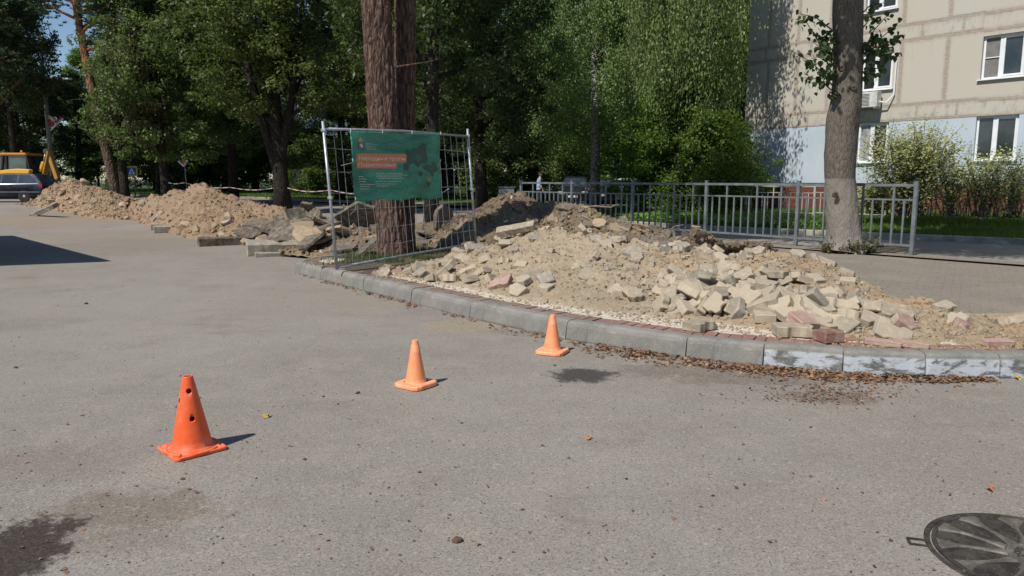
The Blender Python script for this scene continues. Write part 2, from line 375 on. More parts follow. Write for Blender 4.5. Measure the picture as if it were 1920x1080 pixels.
# ================================================================ GROUND
def spaced(lo, hi, inner_lo, inner_hi, st):
    a = list(np.arange(inner_lo, inner_hi+.01, st)); q = inner_hi; d = st
    while q < hi: d *= 1.5; q += d; a.append(q)
    q = inner_lo; d = st
    while q > lo: d *= 1.5; q -= d; a.insert(0, q)
    return a
xs = spaced(-900, 900, -40, 30, 1.0); ys = spaced(-60, 1400, -3, 60, 1.0)
gv = [(x, y, rise(x, y)) for y in ys for x in xs]; nx = len(xs)
gf = [(j*nx+i, j*nx+i+1, (j+1)*nx+i+1, (j+1)*nx+i) for j in range(len(ys)-1) for i in range(nx-1)]
me = bpy.data.meshes.new('road'); me.from_pydata(gv, [], gf); me.shade_smooth()
tag(link('road', me, M['asphalt']), kind='structure')
# ---- front kerb of individual stones
KP = [(552,511),(600,524),(680,545),(770,568),(880,597),(1060,637),(1285,672),(1430,688),(1580,700),(1735,707),(1875,710),(2020,709),(2170,705)]
K = [G(*q) for q in KP]
K = [K[0]+Vector((.85, 1.5, 0)), K[0]+Vector((.1, .75, 0))] + K
KH = .195; KW = .15
prof = [(0, 0), (.012, .142), (.022, .172), (.045, .191), (.075, KH), (KW, KH), (KW, 0)]
KL = ['weathered grey kerb stone at the far rounded end of the island', 'grey kerb stone turning the corner beside the mesh fence foot', 'grey kerb stone in front of the left post of the mesh fence',
 'grey kerb stone left of the pine trunk with brown leaves at its foot', 'grey kerb stone below the left tip of the sand heap', 'long grey kerb stone under the left foot of the rubble',
 'long grey kerb stone just left of the smallest cone', 'long grey kerb stone right of the smallest cone with a white scuff', 'plain grey kerb stone just left of the whitewashed ones',
 'kerb stone with flaking whitewash and dark bare patches', 'streaky whitewashed kerb stone, second of the painted ones', 'evenly whitewashed pale kerb stone near the right edge', 'whitewashed kerb stone cut off by the right edge', 'kerb stone past the right edge of the road']
for i in range(len(K)-1):
    a, b = K[i], K[i+1]; d = b-a; L = d.length; ang = math.atan2(d.y, d.x)
    m = MB(); n = 10; vs = []
    g = .006
    for k in range(n+1):
        x = g+(L-2*g)*k/n
        for (py, pz) in prof:
            chip = .006*fbm(x*9+i*7, pz*9, i, 3) if 0 < pz else 0
            e = .006 if k in (0, n) and pz > .1 else 0
            vs.append((x, py+chip+(e if py < .1 else 0), max(0, pz+.5*chip-e)))
    P = len(prof); fs = [(k*P+j, (k+1)*P+j, (k+1)*P+(j+1) % P, k*P+(j+1) % P) for k in range(n) for j in range(P)]
    fs += [tuple(range(P)), tuple(reversed(range(n*P, (n+1)*P)))]
    m.add(vs, fs)
    pi = max(0, i-8)
    mt = M['kerb'] if i < 9 else M['kerbp'][(i-9) % 3]
    o = m.build('kerb_stone', mt); o.location = (a.x, a.y, -.004+.004*math.sin(i*2.3)); o.rotation_euler = (0, 0, ang)
    tag(o, KL[i], 'kerb stone', 'kerb stones along the island')
def offs(pts, d):
    out = []
    for i, p in enumerate(pts):
        t = (pts[min(i+1, len(pts)-1)]-pts[max(i-1, 0)]).normalized(); out.append(Vector((p.x-t.y*d, p.y+t.x*d, p.z)))
    return out
def dense(pts, st):
    out = []
    for a, b in zip(pts, pts[1:]):
        n = max(1, int((b-a).length/st))
        out += [a.lerp(b, k/n) for k in range(n)]
    return out+[pts[-1]]
KD = dense(K[1:], .1035)
# red edging bricks (one row, real joints) and the pale paving behind
rs = random.Random(4)
mb = MB()
inn = offs(KD, KW+.006); out_ = offs(KD, KW+.2)
for i in range(len(inn)-1):
    a, b, c, d = inn[i], inn[i+1], out_[i+1], out_[i]
    dz = rs.uniform(-.006, .004); sh = .05
    q = [a.lerp(c, .03).lerp(d, 0), b.lerp(d, .05), c.lerp(a, .03), d.lerp(b, .05)]
    q = [a+(b-a)*.05, b-(b-a)*.05, c-(c-d)*.05, d+(c-d)*.05]
    mb.add([Vector((p.x, p.y, .05)) for p in q]+[Vector((p.x, p.y, .188+dz+rs.uniform(-.002, .002))) for p in q], [(0,3,2,1),(4,5,6,7),(0,1,5,4),(1,2,6,5),(2,3,7,6),(3,0,4,7)])
def redpav():
    n = NT('red_edging'); o = n.obj(); x = n.sep(o)[0]
    c = n.mix(n.ramp(n.noise(1.3, 3), .3, .7), (.21, .115, .095), (.26, .15, .125))
    c = n.mix(n.ramp(x, 1.6, .2, 0, .65), c, (.20, .155, .13))
    c = n.mix(n.ramp(n.noise(9, 5, .75), .5, .68, 0, .75), c, (.33, .26, .195)); c = n.mix(n.ramp(n.noise(26, 4, .8), .58, .7, 0, .6), c, (.10, .07, .055))
    n.bump(n.noise(80, 3, .8), .5, .005); return n.fin(c, .9, 0, .25)
tag(mb.build('red_edging_bricks', redpav()), 'row of dull red edging bricks laid behind the kerb stones', 'paving', kind='structure')
# sidewalk sheet
rail0 = V(1708, 480, 13.4); RA = Vector((7.30, 13.47, .16)); RD = Vector((-.6, .8, 0)).normalized()
edge = offs(K, KW)
back = [RA-RD*14+Vector((.3, .25, 0)), RA+Vector((.3, .25, 0)), RA+RD*11+Vector((.3, .25, 0)), Vector((-.8, 27, .16)), Vector((-2.6, 24, .16)), Vector((-3.1, 18, .16))]
poly = [Vector((p.x, p.y, .176)) for p in edge]+[Vector((14, 5.6, .176))]+[Vector((p.x, p.y, .176)) for p in back]
bm = bmesh.new(); vv = [bm.verts.new(p) for p in poly]; f = bm.faces.new(vv); bmesh.ops.recalc_face_normals(bm, faces=[f])
if f.normal.z < 0: f.normal_flip()
ret = bmesh.ops.extrude_face_region(bm, geom=[f]); low = [g for g in ret['geom'] if isinstance(g, bmesh.types.BMVert)]
for v in low: v.co.z -= .3
bmesh.ops.recalc_face_normals(bm, faces=bm.faces); bmesh.ops.triangulate(bm, faces=bm.faces)
me = bpy.data.meshes.new('sidewalk'); bm.to_mesh(me); bm.free(); tag(link('sidewalk', me, M['walk']), kind='structure')
# pale cracked paving band between the red row and the sand
def palemat():
    n = NT('pale_paving'); o = n.obj(); v = n.map(o, (1, 1, 1), rot=(0, 0, .62))
    br = n.node('ShaderNodeTexBrick'); n.set(br, 'Vector', n.mix(.04, v, n.noise(5, 3, .6, None, 0, True))); n.set(br, 'Scale', 1); br.inputs['Brick Width'].default_value = .24; br.inputs['Row Height'].default_value = .13
    br.inputs['Mortar Size'].default_value = .006; br.inputs['Color1'].default_value = (.60, .54, .44, 1); br.inputs['Color2'].default_value = (.52, .46, .37, 1); br.inputs['Mortar'].default_value = (.24, .19, .14, 1)
    c = n.mix(n.ramp(n.noise(7, 6, .75), .5, .7, 0, .7), br.outputs[0], (.30, .24, .175)); c = n.mix(n.ramp(n.noise(26, 5, .8), .58, .7, 0, .5), c, (.2, .16, .12))
    n.bump(n.noise(60, 4, .8), .5, .008); n.bump(br.outputs['Fac'], -.4, .006); return n.fin(c, .92, 0, .2)
i0 = 4
la = offs(KD, KW+.204); lb = offs(KD, KW+1.4)
mb = MB(); nn = len(la)
mb.add([Vector((p.x, p.y, .183)) for p in la]+[Vector((p.x, p.y, .185)) for p in lb], [(i, i+1, nn+i+1, nn+i) for i in range(nn-1)])
tag(mb.build('pale_paving', palemat()), kind='structure')
# ---- far lawn with its kerb
LP = [((20, 11.4), (.62, .78), .5), ((12.2, 17.6), (.62, .78), .5), ((9.3, 19.9), (.62, .78), .5), ((6.4, 22.2), (.65, .76), .45), ((3.4, 25.6), (.72, .69), .2), ((1.8, 31), (.8, .6), .15),
      ((-1.0, 39), (.6, .8), .15), ((-5, 44), (.25, .97), .15), ((-16, 48.5), (.15, 1), .15), ((-30, 52), (.1, 1), .15), ((-95, 66), (0, 1), .15)]
def lawnz(hm, d): return .13+(hm-.13)*ss((d-.2)/5)
ds = [.15, .6, 1.6, 3, 5, 8, 14, 30, 70, 300]
vs = []
for (p, nrm, hm) in LP:
    for d in ds:
        q = Vector(p)+Vector(nrm).normalized()*d; vs.append((q.x, q.y, lawnz(hm, d)+rise(*p)))
nd = len(ds)
mb = MB(); mb.add(vs, [(i*nd+j, i*nd+j+1, (i+1)*nd+j+1, (i+1)*nd+j) for i in range(len(LP)-1) for j in range(nd-1)])
tag(mb.build('lawn', M['grassbed']), kind='structure')
mb = MB(); P = [(0, -.02), (0, .13), (.02, .15), (.15, .15), (.15, -.02)]
vs = []
for (p, nrm, hm) in LP:
    n_ = Vector(nrm).normalized()
    for (q, z) in P: vs.append((p[0]+n_.x*q, p[1]+n_.y*q, z+rise(*p)))
mb.add(vs, [(i*5+j, i*5+j+1, (i+1)*5+j+1, (i+1)*5+j) for i in range(len(LP)-1) for j in range(4)])
tag(mb.build('kerb', simple('pale_kerb', (.27, .245, .20), .9, 0, .3, 4, .4)), kind='structure')
# yard road where the cars stand
mb = MB(); mb.add([(-6, 40.3, .165), (16, 38.6, .165), (18, 45.5, .165), (-6, 47, .165)], [(0, 1, 2, 3)])
tag(mb.build('yard_road', simple('yard_asphalt', (.25, .235, .21), .9, 0, .2, 1, .4)), kind='structure')
# far road strip kept plain; pine bed soil
ps = []
for k in range(26):
    a = 2*PI*k/26; r = 1+.18*math.sin(k*2.1)+.1*math.sin(k*5.3)
    ps.append((-2.0+1.15*r*math.cos(a), 13.1+2.2*r*math.sin(a)))
bm = bmesh.new(); bm.faces.new([bm.verts.new((x, y, .190)) for x, y in ps]); bmesh.ops.triangulate(bm, faces=bm.faces); me = bpy.data.meshes.new('soil'); bm.to_mesh(me); bm.free()
tag(link('soil', me, M['dirt']), kind='structure')
ps = []
for k in range(26):
    a = 2*PI*k/26; r = 1+.2*math.sin(k*2.6+1)+.12*math.sin(k*4.9)
    ps.append((7.05+.95*r*math.cos(a), 14.65+.75*r*math.sin(a)))
bm = bmesh.new(); bm.faces.new([bm.verts.new((x, y, .181)) for x, y in ps]); bmesh.ops.triangulate(bm, faces=bm.faces); me = bpy.data.meshes.new('soil'); bm.to_mesh(me); bm.free()
tag(link('soil', me, M['dirt']), kind='structure')
# ================================================================ APARTMENT BUILDING (right)
P1 = Vector((colx(1404, 29.3), 29.3)); P2 = Vector((colx(1911, 22), 22)); WD = (P2-P1).normalized(); WN = Vector((WD.y, -WD.x))   # WN points to the camera side
if WN.y > 0: WN = -WN
def W(t, d=0, z=0): q = P1+WD*t+WN*d; return Vector((q.x, q.y, z))
LB = 24.; HB = 14.2
bld = empty('apartment_building', W(0), 0, 'beige panel block with pale blue ground floor and stained joints at the right', 'building')
def wbox(mb, t0, t1, d0, d1, z0, z1):
    vs = [W(t, d, z) for z in (z0, z1) for t, d in ((t0, d0), (t1, d0), (t1, d1), (t0, d1))]
    return mb.add([v-W(0) for v in vs], [(0,3,2,1),(4,5,6,7),(0,1,5,4),(1,2,6,5),(2,3,7,6),(3,0,4,7)])
FLR = 2.52
wins = []   # t0,t1,z0,z1
pairs = [(4.25, 5.3), (7.93, 9.07), (11.6, 12.75), (15.3, 16.5)]
for (a, b) in pairs:
    wins.append((a, b, 2.12, 3.44))
    for fl in range(1, 5): wins.append((a, b, 4.52+(fl-1)*2.55, 5.78+(fl-1)*2.55))
def wallgrid(name, z0, z1, mat_, thick0=0.0):
    """front wall sheet with real window openings"""
    ts = sorted({-.3, LB}|{q for w_ in wins if w_[2] < z1 and w_[3] > z0 for q in w_[:2]}); zs = sorted({z0, z1}|{max(z0, min(z1, q)) for w_ in wins for q in w_[2:]})
    mb = MB(); rv = .14
    for i in range(len(ts)-1):
        for j in range(len(zs)-1):
            tc, zc = (ts[i]+ts[i+1])/2, (zs[j]+zs[j+1])/2
            if any(w_[0] < tc < w_[1] and w_[2] < zc < w_[3] for w_ in wins): continue
            mb.add([W(t, thick0, z)-W(0) for t, z in ((ts[i], zs[j]), (ts[i+1], zs[j]), (ts[i+1], zs[j+1]), (ts[i], zs[j+1]))], [(0, 1, 2, 3)])
    for (a, b, c, d) in wins:
        if c >= z0-.01 and d <= z1+.3:
            d = min(d, z1)
            for q in (((a, c), (b, c)), ((b, c), (b, d)), ((b, d), (a, d)), ((a, d), (a, c))):
                (ta, za), (tb, zb) = q
                mb.add([W(ta, thick0, za)-W(0), W(tb, thick0, zb)-W(0), W(tb, thick0-rv, zb)-W(0), W(ta, thick0-rv, za)-W(0)], [(0, 1, 2, 3)])
    me = mb.mesh(name)
    # uv = metres along the wall and height
    uvl = me.uv_layers.new(name='UVMap')
    for lp in me.loops:
        co_ = me.vertices[lp.vertex_index].co; q = Vector((co_.x, co_.y)); uvl.data[lp.index].uv = (q.dot(WD), co_.z)
    return link(name, me, mat_, bld)
def lines_mask(n, x, positions, wid, soft, wob):
    acc = None
    for p_ in positions:
        d = n.math('ABSOLUTE', n.math('ADD', n.math('SUBTRACT', x, p_), wob)); m_ = n.ramp(d, wid+soft, wid)
        acc = m_ if acc is None else n.math('MAXIMUM', acc, m_)
    return acc
def panelmat():
    n = NT('beige_panel'); u = n.sep(n.uv()); t, z = u[0], u[1]
    grit = n.noise(45, 4, .85, n.uv()); c = n.mix(n.ramp(grit, .3, .7), (.41, .385, .325), (.52, .485, .41))
    c = n.mix(n.ramp(n.noise(.5, 4, .6, n.uv()), .4, .7, 0, .6), c, (.47, .455, .41))
    # grey-brown wash streaks on the belts
    zm = n.math('MODULO', n.math('ADD', n.math('SUBTRACT', z, 3.44), FLR*4), FLR)          # 0..FLR from belt foot
    belt = n.math('MULTIPLY', n.ramp(zm, .02, .06), n.ramp(zm, .55, .5))
    stn = n.noise(1, 5, .75, n.map(n.uv(), (5, 1.6, 1)))
    c = n.mix(n.math('MULTIPLY', belt, n.ramp(stn, .48, .66, 0, .75)), c, (.30, .285, .275))
    drip = n.math('MULTIPLY', n.ramp(n.noise(1, 4, .7, n.map(n.uv(), (6, .45, 1))), .58, .7), n.ramp(zm, 1.6, 2.5, 0, .75)); c = n.mix(drip, c, (.29, .255, .205))
    # mastic joints, brown and hand smeared, white chalky rims
    wob = n.math('MULTIPLY', n.math('SUBTRACT', n.noise(3.0, 7, .85, n.uv()), .5), .16)
    zj = n.math('ABSOLUTE', n.math('ADD', n.math('SUBTRACT', n.math('MODULO', n.math('ADD', zm, FLR/2), FLR), FLR/2), wob))
    h1 = n.ramp(zj, .075, .04); zk = n.math('ABSOLUTE', n.math('ADD', n.math('SUBTRACT', zm, .49), wob)); h2 = n.ramp(zk, .07, .035)
    body = n.math('SUBTRACT', 1, n.ramp(zm, .54, .5))
    vm = n.math('MULTIPLY', lines_mask(n, t, [.62, 1.82, 3.05, 5.55, 6.95, 9.2, 10.6, 13, 14.3, 17.5], .035, .035, wob), n.ramp(zm, .5, .55))
    vb = n.math('MULTIPLY', lines_mask(n, t, [.5, 1.3, 2.35, 4.1, 6.15, 7.35, 9.7, 11.2, 13.3], .025, .03, wob), belt)
    j = n.math('MAXIMUM', n.math('MAXIMUM', h1, h2), n.math('MAXIMUM', vm, vb))
    halo = n.math('MAXIMUM', n.math('MAXIMUM', n.ramp(zj, .15, .06), n.ramp(zk, .14, .05)), n.math('MULTIPLY', lines_mask(n, t, [.62, 1.82, 3.05, 5.55, 6.95, 9.2, 10.6, 13, 14.3, 17.5], .06, .07, wob), n.ramp(zm, .5, .55)))
    c = n.mix(n.math('MULTIPLY', halo, n.ramp(n.noise(9, 5, .8, n.uv()), .35, .6, .15, .6)), c, (.36, .31, .25))
    js = n.ramp(n.noise(7, 5, .8, n.map(n.uv(), (1, 3, 1))), .38, .62, .2, .85)
    c = n.mix(n.math('MULTIPLY', j, js), c, n.mix(n.noise(14, 3, .7, n.uv()), (.20, .155, .125), (.36, .30, .25)))
    ck = n.ramp(n.math('ABSOLUTE', n.math('SUBTRACT', j, .45)), .22, .05); c = n.mix(n.math('MULTIPLY', ck, n.ramp(n.noise(13, 4, .8, n.uv()), .5, .62, 0, .6)), c, (.58, .54, .47))
    n.bump(grit, .5, .01); n.bump(j, .5, .015); return n.fin(c, .95, 0, .2)
def bluewall():
    n = NT('pale_blue_paint'); u = n.uv(); c = n.mix(n.ramp(n.noise(.8, 4, .6, u), .35, .65), (.41, .475, .54), (.46, .52, .58))
    c = n.mix(n.ramp(n.noise(1, 4, .7, n.map(u, (5, .5, 1))), .6, .72, 0, .4), c, (.40, .43, .46))
    n.bump(n.noise(25, 4, .7, u), .25, .01); return n.fin(c, .85, 0, .3)
def plinthmat():
    n = NT('brick_red_plinth'); u = n.uv(); br = n.node('ShaderNodeTexBrick'); n.set(br, 'Vector', u); n.set(br, 'Scale', 1); br.inputs['Brick Width'].default_value = .25; br.inputs['Row Height'].default_value = .075; br.inputs['Mortar Size'].default_value = .006
    br.inputs['Color1'].default_value = (.135, .035, .027, 1); br.inputs['Color2'].default_value = (.17, .05, .036, 1); br.inputs['Mortar'].default_value = (.10, .05, .04, 1)
    c = n.mix(n.ramp(n.noise(3.5, 6, .8, u), .6, .68, 0, .8), br.outputs[0], (.42, .38, .34)); n.bump(br.outputs['Fac'], -.3, .01); return n.fin(c, .85, 0, .3)
wallgrid('wall', 3.44, HB, panelmat(), 0.0)
wallgrid('ground_floor_wall', 1.42, 3.44, bluewall(), -.012)
wallgrid('plinth', .2, 1.42, plinthmat(), -.05)
mb = MB(); wbox(mb, .302, LB, -12, -.35, .2, HB-.003); mb.build('room_interior', simple('dim_room', (.10, .09, .08), .9), bld)
mb = MB(); wbox(mb, -.297, .3, -12, -.06, .2, HB-.003); mb.build('end_wall', simple('end_wall_render', (.42, .40, .36), .9), bld)
mb = MB(); wbox(mb, -.5, LB+.2, -12.3, .25, HB, HB+.25); mb.build('roof', simple('roof_felt', (.10, .10, .10), .9), bld)
mb = MB(); wbox(mb, 0, LB, -.04, .5, .34, .43); mb.build('apron', simple('apron_concrete', (.3, .28, .24), .9), bld)
def wpart(mb, name, m, par):
    o = mb.build(name, m, par); return o
for (a, b, c, d) in wins:
    if b > 13 or d > 11: pass
    R = -.10
    fr = MB()
    def fb(t0, t1, z0, z1, dd=0, dep=.06): wbox(fr, t0, t1, R-dep+dd, R+dd, z0, z1)
    d_ = min(d, 99); w_ = .06; mid = a+(b-a)*.43
    fb(a+.003, a+w_, c, d_); fb(b-w_, b-.003, c, d_); fb(a+w_, b-w_, c, c+w_); fb(a+w_, b-w_, d_-w_, d_); fb(mid-.05, mid+.05, c+w_, d_-w_, .002)
    # opening sash frame on the right leaf
    fb(mid+.05, mid+.09, c+w_, d_-w_, .012, .05); fb(b-w_-.05, b-w_, c+w_, d_-w_, .012, .05); fb(mid+.09, b-w_-.05, c+w_, c+w_+.05, .012, .05); fb(mid+.09, b-w_-.05, d_-w_-.05, d_-w_, .012, .05)
    if a > 7 and c > 4: fb(a+w_, mid-.05, c+.62, c+.645, .004, .02)
    f_ = fr.build('window', M['white'], bld)
    g = MB(); wbox(g, mid+.09, b-w_-.05, R-.055, R-.035, c+w_+.05, d_-w_-.05); g.build('pane', M['glass'], f_)
    g = MB(); wbox(g, a+w_, mid-.05, R-.05, R-.03, c+w_, d_-w_); g.build('pane', M['vent'] if (a > 7 and c > 4) else (M['curtain'] if c < 4 and a < 7 else M['glass']), f_)
    g = MB(); wbox(g, a+w_+.01, b-w_-.01, -.25, -.2, c+w_, c+.75 if a > 7 else c+.01+1.1); g.build('curtain', M['curtain'], f_)
    g = MB(); wbox(g, a-.06, b+.06, -.09, .09, c-.035, c-.004); g.build('sill', M['white'], f_)
ac = empty('air_conditioner', W(4.75, .04, 3.98), 0, 'grimy white air conditioner box hung under the second floor window behind the trunk', 'air conditioner')
o0 = W(4.75, .04, 3.98)
def wrel(mb, t0, t1, d0, d1, z0, z1):
    vs = [W(t, d, z)-o0 for z in (z0, z1) for t, d in ((t0, d0), (t1, d0), (t1, d1), (t0, d1))]; return mb.add(vs, [(0,3,2,1),(4,5,6,7),(0,1,5,4),(1,2,6,5),(2,3,7,6),(3,0,4,7)])
mb = MB(); wrel(mb, 4.35, 5.05, .12, .42, 3.92, 4.42); mb.build('casing', simple('ac_white', (.5, .5, .47), .5, 0, .2), ac, bevel=.015)
mb = MB()
for k in range(9): wrel(mb, 4.38, 4.8, .42, .428, 3.98+k*.045, 3.995+k*.045)
mb.build('grille', M['black'], ac)
mb = MB(); wrel(mb, 4.4, 4.44, .0, .45, 3.87, 3.915); wrel(mb, 4.96, 5.0, .0, .45, 3.87, 3.915); wrel(mb, 4.4, 4.44, .0, .03, 3.6, 3.87); wrel(mb, 4.96, 5.0, 0, .03, 3.6, 3.87); mb.build('bracket', M['galv'], ac)
mb = MB(); mb.tube([W(5.05, .25, 4.1)-o0, W(5.25, .2, 4.05)-o0, W(5.42, .06, 4.3)-o0, W(5.42, .05, 5.4)-o0], .025, 6); mb.build('hose', M['white'], ac)
# ---- far grey building behind the left trees
B0 = Vector((colx(533, 62), 62, .2)); fb_ = empty('far_apartment_building', B0, 0, 'grey low block with white window and blue balcony seen between the left trunks', 'building')
bw = colx(830, 62)-B0.x
mb = MB(); mb.box(0, bw, 0, 12, 0, 13); mb.build('wall', simple('grey_render', (.33, .32, .30), .9, 0, .2, 1), fb_)
mb = MB(); mb.box(-.2, bw+.2, -.2, 12.2, 13.003, 13.3); mb.build('roof', M['black'], fb_)
mb = MB(); mb.box(-.0, bw, -.03, -.003, 0, .75); mb.build('plinth', simple('dark_plinth', (.1, .05, .04), .9), fb_)
def bx(px): return colx(px, 62)-B0.x
for px in (554, 640, 700, 790):
    for fl in range(3):
        z0 = 1.0+fl*2.8; x0 = bx(px)
        f_ = MB(); f_.box(x0, x0+1.15, -.05, -.002, z0, z0+1.45); f_ = f_.build('window', M['white'], fb_)
        g = MB(); g.box(x0+.1, x0+.42, -.07, -.052, z0+.12, z0+1.33); g.build('pane', M['glass'], f_)
        g = MB(); g.box(x0+.52, x0+1.05, -.07, -.052, z0+.12, z0+1.33); g.build('pane', M['glass'], f_)
for fl in range(3):
    g = MB(); g.box(bx(587), bx(660), -1.1, -.003, 2.2+fl*2.8, 3.3+fl*2.8); g.build('balcony', simple('blue_balcony', (.06, .17, .38), .6), fb_, bevel=.02)
    g = MB(); g.box(bx(587), bx(660), -1.12, -.003, 2.05+fl*2.8, 2.197+fl*2.8); g.build('balcony_slab', simple('slab_grey', (.3, .3, .3), .8), fb_)
# kiosk just outside the frame on the left: its roof shades the road
kc = Vector((-9.5, 12.2, 0)); u1 = Vector((-.92, -.4, 0)).normalized(); u2 = Vector((-.69, .72, 0)).normalized()
ks = empty('kiosk', kc, 0, 'flat roofed grey kiosk standing left of the road whose shadow falls on the asphalt', 'kiosk')
mb = MB(); q = [Vector((0, 0, 0)), u2*9, u2*9+u1*5, u1*5]; mb.add([p+Vector((0, 0, 3.0)) for p in q]+[p+Vector((0, 0, 3.25)) for p in q], [(0,3,2,1),(4,5,6,7),(0,1,5,4),(1,2,6,5),(2,3,7,6),(3,0,4,7)]); mb.build('roof', M['galv'], ks)
mb = MB(); q = [u2*.8+u1*.8, u2*8.4+u1*.8, u2*8.4+u1*4.5, u2*.8+u1*4.5]; mb.add([p for p in q]+[p+Vector((0, 0, 2.99)) for p in q], [(0,3,2,1),(4,5,6,7),(0,1,5,4),(1,2,6,5),(2,3,7,6),(3,0,4,7)]); mb.build('wall', M['curtain'], ks)
mb = MB(); a = u2*.79+u1*1.4; mb.bar(a+Vector((0,0,1.05)), a+u1*1.0+Vector((0,0,1.05)), .03, 2.0); mb.build('door', M['rail'], ks)
# ================================================================ HEAPS
def catmull(P, u):
    n = len(P)-1; i = min(int(u), n-1); f = u-i
    a, b, c, d = P[max(i-1, 0)], P[i], P[i+1], P[min(i+2, n)]
    return .5*((2*b)+(-a+c)*f+(2*a-5*b+4*c-d)*f*f+(-a+3*b-3*c+d)*f*f*f)
class Heap:
    def __init__(s, front, crest, backd, base=.15, seed=0, rough=.05, lump=.10, bdir=(0, 1), prof=1.35, chunk=0):
        s.F = [G(px, py, base) for px, py in front]
        for f in s.F: f.z = base+rise(f.x, f.y)*(base < .1)
        s.Cr = [V(*c) for c in crest]; s.n = len(s.F)-1; s.seed = seed; s.rough = rough; s.lump = lump; s.prof = prof
        bd = Vector((*bdir, 0)).normalized()
        if not hasattr(backd, '__len__'): backd = [backd]*len(s.F)
        s.B = [Vector((c.x, c.y, f.z))+bd*b for c, f, b in zip(s.Cr, s.F, backd)]
    def pt(s, u, t, rough=True):
        """u 0..n along, t 0..1 front foot to crest, 1..2 crest to back foot"""
        F, Cr, B = catmull(s.F, u), catmull(s.Cr, u), catmull(s.B, u)
        if t <= 1: a = 1-(1-t)**s.prof; p = F.lerp(Cr, t); p.z = F.z+(Cr.z-F.z)*a
        else: q = t-1; p = Cr.lerp(B, q); p.z = Cr.z+(B.z-Cr.z)*(1-(1-q)**1.3)*1.0
        e = min(1, u*2.0, (s.n-u)*2.0); env = math.sin(min(1, min(t, 2-t)*1.6)*PI/2)
        if rough:
            k = s.seed*13.1
            h = s.lump*noise.fractal(Vector((p.x*1.4+k, p.y*1.4, 0)), 1, 2, 3)+s.rough*noise.fractal(Vector((p.x*6+k, p.y*6, 3)), .7, 2.1, 5)
            h += s.rough*.5*(noise.noise(Vector((p.x*17+k, p.y*17, 1))))
            p.z += h*(.25+.75*env)
            p.z = p.z if env > .02 else p.z-.02
        return p
    def mesh(s, nu, nt_, name='soil'):
        vs = [s.pt(s.n*i/nu, 2*j/nt_) for i in range(nu+1) for j in range(nt_+1)]
        m = nt_+1
        for i in range(nu+1):
            vs[i*m].z -= .05; vs[i*m+m-1].z -= .05
        for j in range(m): vs[j].z = min(vs[j].z, s.F[0].z-.03); vs[nu*m+j].z = min(vs[nu*m+j].z, s.F[-1].z-.03)
        me = bpy.data.meshes.new(name); me.from_pydata(vs, [], [(i*m+j, (i+1)*m+j, (i+1)*m+j+1, i*m+j+1) for i in range(nu) for j in range(nt_)])
        bm = bmesh.new(); bm.from_mesh(me); bmesh.ops.recalc_face_normals(bm, faces=bm.faces)
        if sum(f.normal.z for f in bm.faces) < 0: bmesh.ops.reverse_faces(bm, faces=bm.faces)
        bm.to_mesh(me); bm.free(); me.shade_smooth(); return me
    def normal(s, u, t):
        a = s.pt(u, t, False); du = s.pt(min(s.n, u+.03), t, False)-a if u < s.n-.05 else a-s.pt(u-.03, t, False)
        dt = s.pt(u, t+.02, False)-a; n = du.cross(dt).normalized()
        return n if n.z > 0 else -n
    def clods(s, n, smin, smax, mat_, parent, rs, t0=0., t1=1.6, u0=0, u1=None, name='clods'):
        u1 = u1 or s.n; P = []
        for k in range(n):
            p = s.pt(rs.uniform(u0, u1), rs.uniform(t0, t1)); P.append((p.x, p.y, p.z+.004))
        sz = smin+(smax-smin)*rs.random(n)**3
        o = link(name, clods(name, np.array(P), sz, rs), mat_, parent); o['kind'] = 'stuff'; return o
RS = np.random.default_rng(7); rr = random.Random(11)
sand = Heap([(700,514),(790,524),(880,541),(980,562),(1090,578),(1200,590),(1290,599),(1400,612),(1500,624),(1600,636),(1720,645),(1830,650),(1960,650),(2200,649)],
 [(705,505,11.2),(800,492,11.6),(900,465,12),(1000,430,12),(1080,434,11.4),(1180,452,10.7),(1290,469,10),(1400,473,9.7),(1490,478,9.4),(1585,514,8.8),(1690,558,7.9),(1800,584,7.1),(1920,598,6.8),(2150,603,6.7)],
 [.3,.6,1.2,1.6,1.6,1.5,1.3,1.2,1.1,1.0,.8,.7,.7,.7], base=.192, seed=1, rough=.042, lump=.08, prof=1.3)
hs = empty('sand_heap', sand.pt(6, .5), 0, 'long heap of pale yellow sand mixed with broken pavers behind the front kerb', 'sand heap')
def attach(o, par): o.parent = par; o.location = -par.location; return o
attach(link('sand', sand.mesh(430, 110), M['sand']), hs)
attach(sand.clods(9000, .006, .032, M['sand'], None, RS, .0, 1.3), hs)
attach(sand.clods(900, .015, .06, M['block'], None, RS, .0, .9, 4.5, 9.5, name='paver_chips'), hs)
attach(sand.clods(420, .03, .07, M['sand'], None, RS, .1, 1.2, name='crumbs'), hs)
dark = Heap([(800,462),(860,475),(930,470),(1010,465),(1090,470),(1170,475),(1260,478),(1360,480),(1470,478)],
 [(835,420,15.6),(880,398,16.2),(957,360,16.8),(1015,386,16.6),(1060,383,16.2),(1120,402,15.4),(1200,427,14.4),(1310,447,13.4),(1440,466,12.3)],
 [1.2,1.8,2.4,2.4,2.4,2.2,1.8,1.5,1], base=.18, seed=2, rough=.07, lump=.12, prof=1.1)
hd = empty('dark_earth_heap', dark.pt(3, .5), 0, 'dark earth heap with torn asphalt behind the sand, its peak right of the mesh fence', 'earth heap')
attach(link('soil', dark.mesh(240, 70), M['darksoil']), hd); attach(dark.clods(2600, .02, .10, M['darksoil'], None, RS, .0, 1.3), hd)
